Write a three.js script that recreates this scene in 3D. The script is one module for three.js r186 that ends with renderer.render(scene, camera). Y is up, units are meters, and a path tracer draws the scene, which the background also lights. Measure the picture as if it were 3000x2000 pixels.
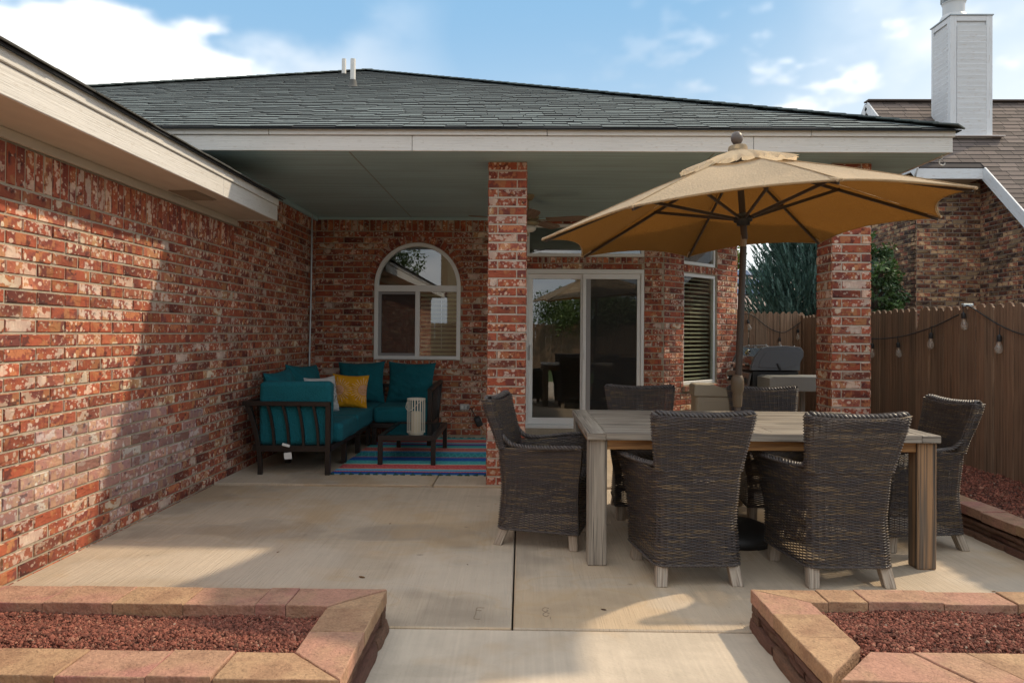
import * as THREE from 'three';
import { mergeGeometries } from 'three/addons/utils/BufferGeometryUtils.js';
import { RoundedBoxGeometry } from 'three/addons/geometries/RoundedBoxGeometry.js';

// ---------------------------------------------------------------- camera, sky, sun, exposure
const scene = new THREE.Scene();
const R = Math.PI / 180;
const camera = new THREE.PerspectiveCamera(2 * Math.atan(1000 / 2210) / R, 1.5, 0.05, 400);
camera.rotation.order = 'YXZ';
camera.position.set(0, 1.315, 0);
camera.rotation.set(0.5 * R, 0.9 * R, 0.42 * R);
camera.setViewOffset(3000, 2000, 5.6, 41.5, 3000, 2000);

const renderer = new THREE.WebGLRenderer({ antialias: true });
renderer.setSize(1024, 682);
renderer.toneMapping = THREE.LinearToneMapping;
renderer.toneMappingExposure = 1.68;
renderer.shadowMap.enabled = true;

const SUN = new THREE.Vector3(0.672, 0.665, -0.325).normalize();
const sun = new THREE.DirectionalLight(new THREE.Color(1, 0.83, 0.60), 2.0);
sun.position.copy(SUN).multiplyScalar(30).add(new THREE.Vector3(0, 0, -6));
sun.target.position.set(0, 0, -6);
sun.castShadow = true; sun.shadow.radius = 3;
sun.shadow.mapSize.set(4096, 4096);
Object.assign(sun.shadow.camera, { left: -14, right: 14, top: 14, bottom: -14, near: 1, far: 70 });
scene.add(sun, sun.target);

// seeded random and periodic noise
function rng(seed) { let a = seed >>> 0; return () => { a = (a + 0x6D2B79F5) >>> 0; let t = a; t = Math.imul(t ^ (t >>> 15), t | 1); t ^= t + Math.imul(t ^ (t >>> 7), t | 61); return ((t ^ (t >>> 14)) >>> 0) / 4294967296; }; }
const rnd = rng(20240);
const rr = (a, b) => a + (b - a) * rnd();
const TAB = new Float32Array(65536); { const q = rng(77); for (let i = 0; i < 65536; i++) TAB[i] = q(); }
const h2 = (x, y, s) => TAB[(Math.imul(x, 374761393) + Math.imul(y, 668265263) + Math.imul(s, 974634777) >>> 11) & 65535];
function vn(x, y, px, py, s) {
  const xi = Math.floor(x), yi = Math.floor(y), fx = x - xi, fy = y - yi, u = fx * fx * (3 - 2 * fx), v = fy * fy * (3 - 2 * fy);
  const x0 = ((xi % px) + px) % px, x1 = (x0 + 1) % px, y0 = ((yi % py) + py) % py, y1 = (y0 + 1) % py;
  const a = h2(x0, y0, s), b = h2(x1, y0, s), c = h2(x0, y1, s), d = h2(x1, y1, s);
  return a + (b - a) * u + (c - a + (a - b - c + d) * u) * v;
}
function fbm(u, v, fx, fy, oct, s) { let t = 0, w = 0.5, n = 0; for (let i = 0; i < oct; i++) { t += w * vn(u * fx, v * fy, fx, fy, s + i * 13); n += w; w *= 0.5; fx *= 2; fy *= 2; } return t / n; }
const sst = (a, b, x) => { x = Math.min(1, Math.max(0, (x - a) / (b - a))); return x * x * (3 - 2 * x); };
const mix3 = (a, b, t) => [a[0] + (b[0] - a[0]) * t, a[1] + (b[1] - a[1]) * t, a[2] + (b[2] - a[2]) * t];

// the sky: blue air, paler towards the horizon, with broken cloud thickened out of view for fill light, and the cloud bank and wisps of the photograph
{
  const W = 2048, H = 1024, data = new Float32Array(W * H * 4);
  const n3 = (x, y, z, s) => { // smooth 3-D value noise
    const xi = Math.floor(x), yi = Math.floor(y), zi = Math.floor(z); let fx = x - xi, fy = y - yi, fz = z - zi;
    fx = fx * fx * (3 - 2 * fx); fy = fy * fy * (3 - 2 * fy); fz = fz * fz * (3 - 2 * fz);
    let t = 0;
    for (let k = 0; k < 8; k++) { const a = k & 1, b = (k >> 1) & 1, c = k >> 2; t += (a ? fx : 1 - fx) * (b ? fy : 1 - fy) * (c ? fz : 1 - fz) * h2(xi + a + (zi + c) * 57, yi + b, s); }
    return t;
  };
  const f3 = (x, y, z, o, s) => { let t = 0, w = 0.5, n = 0; for (let i = 0; i < o; i++) { t += w * n3(x, y, z, s + i * 7); n += w; w *= 0.52; x *= 2.03; y *= 2.03; z *= 2.03; } return t / n; };
  for (let j = 0; j < H; j++) {
    const el = ((j + 0.5) / H - 0.5) * Math.PI, y = Math.sin(el), c = Math.cos(el);
    for (let i = 0; i < W; i++) {
      const az = ((i + 0.5) / W - 0.5) * 2 * Math.PI, x = c * Math.cos(az), z = c * Math.sin(az), o = (j * W + i) * 4;
      let col = [0.60, 0.58, 0.54];
      if (y > -0.02) {
        const e = Math.max(0, y);
        const toRight = 0.5 + 0.5 * x / Math.max(0.2, c); // the air is brighter on the sun's side
        col = mix3([0.54, 0.60, 0.64], [0.175, 0.325, 0.490], sst(0.0, 0.42, e - 0.10 * (toRight - 0.4)));
        col = mix3(col, [0.15, 0.29, 0.46], sst(0.4, 1, e));
        // broken cloud, flattened towards the horizon
        const sc = 3.1, q = 1 / (0.30 + e);
        const wx = x * q * sc, wz = z * q * sc;
        let n = f3(wx + 3.1, 2.2, wz + 1.7, 6, 5);
        // cumulus bank low on one side, thin wisps on the other
        const az0 = Math.atan2(x, -z), el0 = Math.asin(e);
        const g = (a, b, sa, sb) => Math.exp(-(((az0 - a) / sa) ** 2) - (((el0 - b) / sb) ** 2));
        const fine = f3(az0 * 13, el0 * 30, 0.5, 6, 91);
        const bank = g(-0.50, 0.305, 0.17, 0.075) * 1.25 + g(-0.60, 0.25, 0.2, 0.07) + g(-0.33, 0.265, 0.09, 0.045) * 0.8;
        const b1 = sst(0.62, 0.98, bank + (fine - 0.5) * 1.0);
        const wz1 = g(0.46, 0.29, 0.24, 0.14);
        const w1 = sst(0.60, 0.80, fine + 0.06) * wz1 * 0.85;
        const hole = Math.min(1, g(-0.02, 0.38, 0.30, 0.22) + 0.8 * g(0.30, 0.36, 0.25, 0.2));
        const haze = sst(0.2, 0.6, az0) * sst(1.5, 0.6, az0) * sst(0.62, 0.2, el0) * 0.55;
        const fillCloud = sst(0.36, 0.60, n) * (1 - hole) * 0.9 * sst(-0.02, 0.12, e);  // cloud outside the view, made denser to raise the fill light
        const cl = Math.min(1, Math.max(b1, w1, fillCloud));
        col = mix3(col, [0.70, 0.72, 0.73], haze);
        const shade = (0.80 + 0.2 * sst(0.2, 0.6, e)) * (0.62 + 0.62 * f3(wx * 1.7, 7.7, wz * 1.7, 4, 33));
        col = mix3(col, [1.08 * shade, 1.05 * shade, 1.01 * shade], cl * 0.96);
      }
      data[o] = col[0]; data[o + 1] = col[1]; data[o + 2] = col[2]; data[o + 3] = 1;
    }
  }
  const sky = new THREE.DataTexture(data, W, H, THREE.RGBAFormat, THREE.FloatType);
  sky.mapping = THREE.EquirectangularReflectionMapping; sky.magFilter = THREE.LinearFilter; sky.colorSpace = THREE.LinearSRGBColorSpace; sky.needsUpdate = true;
  scene.background = sky; scene.environment = sky;
}

// ---------------------------------------------------------------- helpers
const taken = {};
function numbered(name) { const n = taken[name] = (taken[name] ?? -1) + 1; return n ? `${name}_${String(n).padStart(3, '0')}` : name; }
function sh(o) { o.castShadow = true; o.receiveShadow = true; return o; }
function tag(o, label, category, group, kind) { Object.assign(o.userData, { label, category }); if (group) o.userData.group = group; if (kind) o.userData.kind = kind; return o; }
function thing(name, label, category, group, pos = [0, 0, 0], turn = 0) {
  const o = new THREE.Group(); o.name = numbered(name); o.position.set(...pos); o.rotation.y = turn; scene.add(o);
  return tag(o, label, category, group);
}
function obj(name, geo, mat, parent) { const m = sh(new THREE.Mesh(geo, mat)); m.name = parent ? name : numbered(name); (parent ?? scene).add(m); return m; }
function struct(name, geo, mat, label, category) { const m = obj(name, geo, mat); m.userData.kind = 'structure'; if (label) { m.userData.label = label; m.userData.category = category; } return m; }
const V = (x, y, z) => new THREE.Vector3(x, y, z);

// geometry collector
class G {
  constructor() { this.p = []; this.n = []; this.t = []; this.c = null; }
  tri(a, b, c, n, ta, tb, tc) { this.p.push(...a, ...b, ...c); this.n.push(...n, ...n, ...n); this.t.push(...ta, ...tb, ...tc); }
  quad(a, b, c, d, us = 1, vs = 1, ou = 0, ov = 0) { // counter-clockwise; uv in metres
    const e1 = [b[0] - a[0], b[1] - a[1], b[2] - a[2]], e2 = [d[0] - a[0], d[1] - a[1], d[2] - a[2]];
    let n = [e1[1] * e2[2] - e1[2] * e2[1], e1[2] * e2[0] - e1[0] * e2[2], e1[0] * e2[1] - e1[1] * e2[0]];
    const l = Math.hypot(...n) || 1; n = n.map(v => v / l);
    const lu = Math.hypot(...e1) * us, lv = Math.hypot(...e2) * vs;
    this.tri(a, b, c, n, [ou, ov], [ou + lu, ov], [ou + lu, ov + lv]); this.tri(a, c, d, n, [ou, ov], [ou + lu, ov + lv], [ou, ov + lv]);
  }
  // chamfered box; grain: which axis the texture's u follows (0 x, 1 y, 2 z)
  box(x0, x1, y0, y1, z0, z1, ch = 0.003, grain = 0, ou = rnd() * 3, ov = rnd() * 3) {
    ch = Math.min(ch, (x1 - x0) * 0.45, (y1 - y0) * 0.45, (z1 - z0) * 0.45);
    const lo = [x0, y0, z0], hi = [x1, y1, z1];
    const P = (s, ax) => [0, 1, 2].map(k => s[k] > 0 ? hi[k] - (k === ax ? 0 : ch) : lo[k] + (k === ax ? 0 : ch));
    const face = (pts) => { // fix orientation by centroid
      const cx = (x0 + x1) / 2, cy = (y0 + y1) / 2, cz = (z0 + z1) / 2;
      let [a, b, c, d] = pts; if (!d) d = null;
      const e1 = [b[0] - a[0], b[1] - a[1], b[2] - a[2]], e2 = [c[0] - a[0], c[1] - a[1], c[2] - a[2]];
      let n = [e1[1] * e2[2] - e1[2] * e2[1], e1[2] * e2[0] - e1[0] * e2[2], e1[0] * e2[1] - e1[1] * e2[0]]; const l = Math.hypot(...n) || 1; n = n.map(v => v / l);
      if (n[0] * (a[0] - cx) + n[1] * (a[1] - cy) + n[2] * (a[2] - cz) < 0) { n = n.map(v => -v); pts = pts.slice().reverse(); }
      const an = n.map(Math.abs), ax = an[0] > an[1] && an[0] > an[2] ? 0 : an[1] > an[2] ? 1 : 2;
      let ua = grain, va = [0, 1, 2].find(k => k !== ax && k !== grain);
      if (ax === grain) { ua = (grain + 1) % 3; va = (grain + 2) % 3; }
      const uv = p => [p[ua] + ou, p[va] + ov + (ax === 1 ? 0.37 : ax === 0 ? 0.71 : 0)];
      for (let i = 1; i + 1 < pts.length; i++) this.tri(pts[0], pts[i], pts[i + 1], n, uv(pts[0]), uv(pts[i]), uv(pts[i + 1]));
    };
    for (let ax = 0; ax < 3; ax++) for (const s of [-1, 1]) {
      const b = (ax + 1) % 3, c = (ax + 2) % 3, k = (sb, sc) => { const v = [0, 0, 0]; v[ax] = s; v[b] = sb; v[c] = sc; return P(v, ax); };
      face([k(-1, -1), k(1, -1), k(1, 1), k(-1, 1)]);
    }
    if (ch > 0) {
      for (let ax = 0; ax < 3; ax++) { const b = (ax + 1) % 3, c = (ax + 2) % 3; for (const sb of [-1, 1]) for (const sc of [-1, 1]) {
        const k = (sa, m) => { const v = [0, 0, 0]; v[ax] = sa; v[b] = sb; v[c] = sc; return P(v, m); };
        face([k(-1, b), k(1, b), k(1, c), k(-1, c)]);
      } }
      for (const sx of [-1, 1]) for (const sy of [-1, 1]) for (const sz of [-1, 1]) { const s = [sx, sy, sz]; face([P(s, 0), P(s, 1), P(s, 2)]); }
    }
    return this;
  }
  geo() {
    const g = new THREE.BufferGeometry();
    g.setAttribute('position', new THREE.Float32BufferAttribute(this.p, 3)); g.setAttribute('normal', new THREE.Float32BufferAttribute(this.n, 3)); g.setAttribute('uv', new THREE.Float32BufferAttribute(this.t, 2));
    return g;
  }
}
const box = (x0, x1, y0, y1, z0, z1, ch, grain) => new G().box(Math.min(x0, x1), Math.max(x0, x1), Math.min(y0, y1), Math.max(y0, y1), Math.min(z0, z1), Math.max(z0, z1), ch, grain).geo();
const norm = g => { g = g.index ? g.toNonIndexed() : g; for (const k of Object.keys(g.attributes)) if (!['position', 'normal', 'uv', 'color'].includes(k)) g.deleteAttribute(k); return g; };
const merge = list => mergeGeometries(list.map(norm));
function tube(pts, r, seg = 8, closed = false, n) {
  const c = new THREE.CatmullRomCurve3(pts.map(p => p.isVector3 ? p : V(...p)), closed, 'centripetal');
  return new THREE.TubeGeometry(c, n ?? Math.max(2, (pts.length - 1) * 5), r, seg, closed);
}
function bar(a, b, r, seg = 10, r2 = r) { // straight rod with ends, tapered from r to r2
  a = a.isVector3 ? a : V(...a); b = b.isVector3 ? b : V(...b);
  const d = b.clone().sub(a), g = new THREE.CylinderGeometry(r2, r, d.length(), seg);
  g.applyQuaternion(new THREE.Quaternion().setFromUnitVectors(V(0, 1, 0), d.clone().normalize()));
  g.translate((a.x + b.x) / 2, (a.y + b.y) / 2, (a.z + b.z) / 2); return g;
}
function beam(a, b, w, h, up = V(0, 1, 0), ch = 0.003) { // rectangular bar from a to b, w across, h along up
  a = a.isVector3 ? a : V(...a); b = b.isVector3 ? b : V(...b);
  const d = b.clone().sub(a), L = d.length(), x = d.clone().normalize(), z = x.clone().cross(up).normalize(), y = z.clone().cross(x);
  const g = new G().box(0, L, -h / 2, h / 2, -w / 2, w / 2, ch, 0).geo();
  return g.applyMatrix4(new THREE.Matrix4().makeBasis(x, y, z).setPosition(a));
}
const at = (g, x, y, z, ry = 0, rx = 0, rz = 0) => { g.applyMatrix4(new THREE.Matrix4().compose(V(x, y, z), new THREE.Quaternion().setFromEuler(new THREE.Euler(rx, ry, rz, 'YXZ')), V(1, 1, 1))); return g; };
function lathe(pts, seg = 28) { return new THREE.LatheGeometry(pts.map(p => new THREE.Vector2(...p)), seg); }
function paint(g, fn) { const p = g.attributes.position, c = new Float32Array(p.count * 3); for (let i = 0; i < p.count; i++) { const q = typeof fn === 'function' ? fn(p.getX(i), p.getY(i), p.getZ(i)) : fn; c[i * 3] = q[0]; c[i * 3 + 1] = q[1]; c[i * 3 + 2] = q[2]; } g.setAttribute('color', new THREE.BufferAttribute(c, 3)); return g; }

// textures and materials
const enc = v => { v = Math.min(1, Math.max(0, v)); return Math.round(255 * (v <= 0.0031308 ? 12.92 * v : 1.055 * v ** (1 / 2.4) - 0.055)); };
function tex(w, h, fn, metres = [1, 1], linear = false) {
  const d = new Uint8Array(w * h * 4);
  for (let j = 0; j < h; j++) for (let i = 0; i < w; i++) { const c = fn((i + 0.5) / w, (j + 0.5) / h), o = (j * w + i) * 4; for (let k = 0; k < 3; k++) d[o + k] = linear ? Math.round(255 * Math.min(1, Math.max(0, c[k] ?? c[0]))) : enc(c[k]); d[o + 3] = 255; }
  const t = new THREE.DataTexture(d, w, h); t.wrapS = t.wrapT = THREE.RepeatWrapping; t.magFilter = THREE.LinearFilter; t.minFilter = THREE.LinearMipmapLinearFilter; t.generateMipmaps = true;
  if (!linear) t.colorSpace = THREE.SRGBColorSpace; t.repeat.set(1 / metres[0], 1 / metres[1]); t.needsUpdate = true; return t;
}
const bumpTex = (w, h, fn, metres) => tex(w, h, (u, v) => { const q = fn(u, v); return [q, q, q]; }, metres, true);
const canvasTex = (w, h, draw) => { const c = document.createElement('canvas'); c.width = w; c.height = h; draw(c.getContext('2d'), w, h); const t = new THREE.CanvasTexture(c); t.colorSpace = THREE.SRGBColorSpace; t.wrapS = t.wrapT = THREE.RepeatWrapping; t.magFilter = THREE.LinearFilter; return t; };
const mat = (o) => { const { lin, phys, ...r } = o; const m = phys ? new THREE.MeshPhysicalMaterial(r) : new THREE.MeshStandardMaterial(r); if (lin) m.color.setRGB(...lin); m.side = THREE.DoubleSide; return m; };
// ---------------------------------------------------------------- materials
function brickSurface(seed, red, dark, orange, cream, spotty, blot) {
  const spots = []; const q = rng(seed + 5), N = 30;
  for (let j = 0; j < N; j++) { spots.push([]); for (let i = 0; i < N; i++) spots[j].push([q(), q(), 0.12 + 0.36 * q() ** 1.6, q(), 0.75 + 0.6 * q()]); }
  return (u, v) => {
    const a = fbm(u, v, 7, 9, 4, seed), b = fbm(u, v, 19, 15, 4, seed + 50), c = fbm(u, v, 90, 70, 3, seed + 90), st = fbm(u, v, 60, 9, 3, seed + 130);
    let col = mix3(red, dark, sst(0.46, 0.66, a + 0.25 * (c - 0.5)));
    col = mix3(col, orange, sst(0.52, 0.68, b + 0.3 * (st - 0.5)) * 0.8);
    col = mix3(col, [dark[0] * 0.35, dark[1] * 0.4, dark[2] * 0.5], sst(0.68, 0.76, fbm(u, v, 26, 40, 3, seed + 170)) * 0.75);
    let k = sst(blot, blot + 0.07, fbm(u, v, 14, 18, 4, seed + 210) + 0.16 * (c - 0.5)) * 0.85;
    const clump = sst(0.46, 0.6, fbm(u, v, 6, 8, 2, seed + 240));
    const gx = u * N, gy = v * N, xi = Math.floor(gx), yi = Math.floor(gy);
    for (let dy = -1; dy < 2; dy++) for (let dx = -1; dx < 2; dx++) {
      const s = spots[(yi + dy + N) % N][(xi + dx + N) % N]; if (s[3] > spotty * (0.25 + clump)) continue;
      const ex = (gx - xi - dx - s[0]) * s[4], ey = (gy - yi - dy - s[1]) / s[4], r = Math.hypot(ex, ey) + 0.14 * (c - 0.5);
      k = Math.max(k, sst(s[2], s[2] - 0.09, r));
    }
    col = mix3(col, cream, k * (0.72 + 0.4 * (b - 0.3)));
    const g = 0.86 + 0.28 * c; return [col[0] * g, col[1] * g, col[2] * g];
  };
}
const brickTex = tex(1024, 1024, brickSurface(11, [0.36, 0.088, 0.044], [0.205, 0.048, 0.034], [0.46, 0.175, 0.075], [0.68, 0.52, 0.41], 0.78, 0.615), [1.1, 1.1]);
const paleTex = tex(512, 512, brickSurface(31, [0.40, 0.20, 0.165], [0.32, 0.18, 0.17], [0.48, 0.29, 0.19], [0.60, 0.50, 0.46], 0.4, 0.56), [1.1, 1.1]);
const tanBrickTex = tex(512, 512, brickSurface(61, [0.25, 0.085, 0.05], [0.085, 0.038, 0.032], [0.36, 0.20, 0.10], [0.46, 0.33, 0.19], 0.3, 0.53), [1.3, 1.3]);
const brickBump = bumpTex(512, 512, (u, v) => 0.5 * fbm(u, v, 30, 30, 4, 300) + 0.5 * sst(0.35, 0.55, fbm(u, v, 12, 24, 3, 320)), [1.1, 1.1]);
const creamTex = tex(1024, 1024, brickSurface(131, [0.40, 0.13, 0.075], [0.26, 0.075, 0.05], [0.50, 0.25, 0.12], [0.70, 0.54, 0.43], 1.0, 0.535), [1.1, 1.1]);
const plainTex = tex(512, 512, brickSurface(231, [0.37, 0.085, 0.04], [0.17, 0.045, 0.035], [0.42, 0.17, 0.07], [0.60, 0.45, 0.33], 0.28, 0.70), [1.1, 1.1]);
const brickM = mat({ map: brickTex, bumpMap: brickBump, bumpScale: 0.006, roughness: 0.86, vertexColors: true });
const creamM = mat({ map: creamTex, bumpMap: brickBump, bumpScale: 0.006, roughness: 0.88, vertexColors: true }), plainM = mat({ map: plainTex, bumpMap: brickBump, bumpScale: 0.006, roughness: 0.84, vertexColors: true });
const paleM = mat({ map: paleTex, bumpMap: brickBump, bumpScale: 0.006, roughness: 0.9, vertexColors: true });
const tanBrickM = mat({ map: tanBrickTex, bumpMap: brickBump, bumpScale: 0.006, roughness: 0.88, vertexColors: true });
const grit = bumpTex(512, 512, (u, v) => 0.6 * fbm(u, v, 60, 60, 4, 400) + 0.4 * fbm(u, v, 12, 12, 3, 420), [0.6, 0.6]);
const mortarTex = tex(512, 512, (u, v) => { const a = fbm(u, v, 9, 9, 4, 440), b = fbm(u, v, 80, 80, 2, 460); const k = 0.78 + 0.34 * a + 0.16 * (b - 0.5); return [0.42 * k, 0.355 * k, 0.265 * k]; }, [1, 1]);
const mortarM = mat({ map: mortarTex, bumpMap: grit, bumpScale: 0.004, roughness: 0.95 });

const concreteFn = (tone, seed) => (u, v) => {
  const a = fbm(u, v, 3, 3, 4, seed), b = fbm(u, v, 14, 14, 4, seed + 20), l = fbm(u, v, 150, 5, 2, seed + 40), s = fbm(u, v, 40, 40, 2, seed + 60);
  let k = 0.80 + 0.26 * a + 0.16 * (b - 0.5) + 0.13 * (l - 0.5) + 0.05 * (s - 0.5);
  const rust = sst(0.60, 0.76, fbm(u, v, 7, 6, 4, seed + 80)) * 0.45, grime = sst(0.55, 0.72, fbm(u, v, 4, 9, 4, seed + 100)) * 0.20;
  let c = [tone[0] * k, tone[1] * k, tone[2] * k];
  c = mix3(c, [0.44, 0.28, 0.13], rust * 0.55); c = mix3(c, [0.26, 0.215, 0.16], grime);
  return c;
};
const stained = (() => { // broom-finished slab: water marks, rust freckles, pits
  const base = concreteFn([0.56, 0.45, 0.33], 500), q = rng(515), freck = []; for (let i = 0; i < 60; i++) freck.push([q(), q(), 0.0012 + 0.004 * q() ** 2, q()]);
  return (u, v) => {
    let c = base((u * 2) % 1, (v * 2) % 1);
    const w = fbm(u, v, 3, 4, 5, 540), e = fbm(u, v, 9, 12, 4, 545), damp = sst(0.53, 0.60, w + 0.25 * (e - 0.5));
    c = mix3(c, [c[0] * 0.66, c[1] * 0.66, c[2] * 0.67], damp * 0.62);
    const rim = Math.max(0, 1 - Math.abs(w + 0.25 * (e - 0.5) - 0.53) / 0.012); c = mix3(c, [0.44, 0.30, 0.16], rim * 0.28);
    const rust = sst(0.60, 0.70, fbm(u, v, 6, 7, 5, 550)); c = mix3(c, [0.50, 0.31, 0.13], rust * 0.30);
    const pale = sst(0.60, 0.72, fbm(u, v, 5, 5, 5, 553)); c = mix3(c, [0.62, 0.54, 0.44], pale * 0.35);
    const pit = vn(u * 900, v * 900, 900, 900, 558); if (pit > 0.965) c = c.map(x => x * 0.66);
    for (const f of freck) { const d = Math.hypot(u - f[0], v - f[1]); if (d < f[2]) c = mix3(c, f[3] < 0.5 ? [0.34, 0.17, 0.06] : [0.17, 0.13, 0.10], 0.65 * (1 - d / f[2])); }
    return c;
  };
})();
const concreteTex = tex(2048, 2048, stained, [5.1, 5.1]);
const broom = bumpTex(1024, 1024, (u, v) => 0.75 * fbm(u, v, 210, 7, 3, 560) + 0.25 * fbm(u, v, 60, 60, 3, 580), [1.15, 1.15]);
const concreteM = mat({ map: concreteTex, bumpMap: broom, bumpScale: 0.0042, roughness: 0.88 });
const walkTex = tex(1024, 1024, concreteFn([0.60, 0.50, 0.385], 620), [1.9, 1.9]);
const walkM = mat({ map: walkTex, bumpMap: grit, bumpScale: 0.003, roughness: 0.9 });
const soilM = mat({ lin: [0.06, 0.045, 0.035], roughness: 1, bumpMap: grit, bumpScale: 0.01 });

const woodFn = (light, mid, dark, seed) => (u, v) => { // grain along u
  const w = 0.03 * (fbm(u, v, 3, 5, 2, seed) - 0.5), g = fbm(u, v + w, 3, 70, 4, seed + 10), s = fbm(u, v + w, 2, 16, 3, seed + 30), f = fbm(u, v, 8, 220, 2, seed + 50);
  let c = mix3(mid, light, sst(0.35, 0.7, s)); c = mix3(c, dark, sst(0.52, 0.78, g) * 0.75); c = mix3(c, dark.map(x => x * 0.45), sst(0.70, 0.80, fbm(u, v + w, 2, 100, 2, seed + 70)) * 0.8);
  const k = 0.82 + 0.36 * f; return c.map(x => x * k);
};
const greyWood = tex(1024, 512, woodFn([0.37, 0.325, 0.265], [0.25, 0.215, 0.175], [0.11, 0.092, 0.075], 700), [1.0, 0.5]);
const legWood = tex(512, 512, woodFn([0.52, 0.45, 0.36], [0.38, 0.31, 0.24], [0.14, 0.105, 0.08], 760), [0.5, 0.25]);
const woodBump = bumpTex(512, 512, (u, v) => 0.6 * fbm(u, v, 3, 90, 4, 710) + 0.4 * fbm(u, v, 2, 20, 2, 740), [0.6, 0.3]);
const tableM = mat({ map: greyWood, bumpMap: woodBump, bumpScale: 0.003, roughness: 0.72 });
const chairLegM = mat({ map: legWood, bumpMap: woodBump, bumpScale: 0.004, roughness: 0.85 });
const apronM = mat({ map: tex(512, 256, woodFn([0.44, 0.235, 0.085], [0.34, 0.165, 0.055], [0.17, 0.08, 0.03], 800), [0.8, 0.3]), bumpMap: woodBump, bumpScale: 0.002, roughness: 0.6 });
const fenceTex = tex(512, 512, woodFn([0.31, 0.205, 0.13], [0.26, 0.168, 0.105], [0.14, 0.09, 0.058], 840), [1.1, 0.4]);
const fenceMs = [1, 0.82, 1.14, 0.93, 1.05].map((k, i) => mat({ lin: [k, k * (1 - 0.02 * i), k * (1 - 0.03 * i)], map: fenceTex, bumpMap: woodBump, bumpScale: 0.005, roughness: 0.8 })), fenceM = fenceMs[0];
const paintTex = tex(512, 512, (u, v) => { const a = fbm(u, v, 3, 8, 4, 860), b = fbm(u, v, 10, 120, 2, 870), s = sst(0.7, 0.8, fbm(u, v, 30, 40, 3, 880)) * 0.25; const k = 0.90 + 0.14 * a + 0.06 * (b - 0.5); return mix3([0.70 * k, 0.665 * k, 0.615 * k], [0.40, 0.33, 0.25], s); }, [1.2, 0.5]);
const paintBump = bumpTex(512, 512, (u, v) => fbm(u, v, 4, 90, 4, 890), [0.9, 0.35]);
const trimM = mat({ map: paintTex, bumpMap: paintBump, bumpScale: 0.0025, roughness: 0.62 });
const sidingM = mat({ map: tex(512, 512, (u, v) => { const a = fbm(u, v, 4, 8, 4, 900), s = sst(0.66, 0.76, fbm(u, v, 10, 50, 4, 910)) * 0.4; const k = 0.9 + 0.15 * a; return mix3([0.70 * k, 0.71 * k, 0.72 * k], [0.46, 0.38, 0.32], s); }, [1, 0.5]), bumpMap: paintBump, bumpScale: 0.002, roughness: 0.6 });
const ceilTex = tex(1024, 512, (u, v) => { const a = fbm(u, v, 4, 10, 4, 920), l = fbm(u, v, 3, 60, 3, 930), g = sst(0.93, 0.97, Math.abs(((v * 20) % 1) - 0.5) * 2) * 0.28; const k = (0.80 + 0.2 * a + 0.3 * (l - 0.5)) * (1 - g); return [0.47 * k, 0.67 * k, 0.70 * k]; }, [2.4, 1.6]);
const ceilM = mat({ map: ceilTex, roughness: 0.62, bumpMap: paintBump, bumpScale: 0.0015 });
const soffitM = mat({ map: tex(256, 256, (u, v) => { const k = 0.88 + 0.18 * fbm(u, v, 6, 20, 4, 940); return [0.56 * k, 0.49 * k, 0.40 * k]; }, [1, 1]), roughness: 0.75 });
const vinylM = mat({ lin: [0.82, 0.82, 0.80], roughness: 0.42 });
const greyVinylM = mat({ lin: [0.30, 0.29, 0.29], roughness: 0.5 });
const glassM = mat({ phys: true, lin: [0.80, 0.86, 0.83], transmission: 1, thickness: 0, roughness: 0, ior: 2.4 });
const screenM = mat({ lin: [0.03, 0.03, 0.03], roughness: 0.9, transparent: true, opacity: 0.55 });
const blindM = mat({ lin: [0.55, 0.50, 0.33], roughness: 0.6 });
const roomM = mat({ lin: [0.16, 0.13, 0.10], roughness: 0.9 });
const floorM = mat({ lin: [0.20, 0.20, 0.18], roughness: 0.35 });
const gran = seed => (u, v) => { const a = fbm(u, v, 120, 120, 2, seed), b = fbm(u, v, 16, 16, 3, seed + 9); return 0.72 + 0.36 * a + 0.24 * (b - 0.5); };
const shTex = tex(512, 512, (u, v) => { const k = gran(950)(u, v); return [k, k, k]; }, [0.6, 0.6]);
const shingleM = mat({ map: shTex, bumpMap: grit, bumpScale: 0.003, roughness: 0.92, vertexColors: true });
const darkM = mat({ lin: [0.022, 0.022, 0.024], roughness: 0.9 });
const metalDark = mat({ lin: [0.022, 0.016, 0.013], roughness: 0.38, metalness: 0.15 });
const galvM = mat({ lin: [0.42, 0.46, 0.48], roughness: 0.42, metalness: 0.7 });
const chromeM = mat({ lin: [0.62, 0.60, 0.56], roughness: 0.14, metalness: 1 });
const whiteM = mat({ lin: [0.74, 0.73, 0.69], roughness: 0.5 });
const blackM = mat({ lin: [0.02, 0.02, 0.02], roughness: 0.5 });

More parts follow.
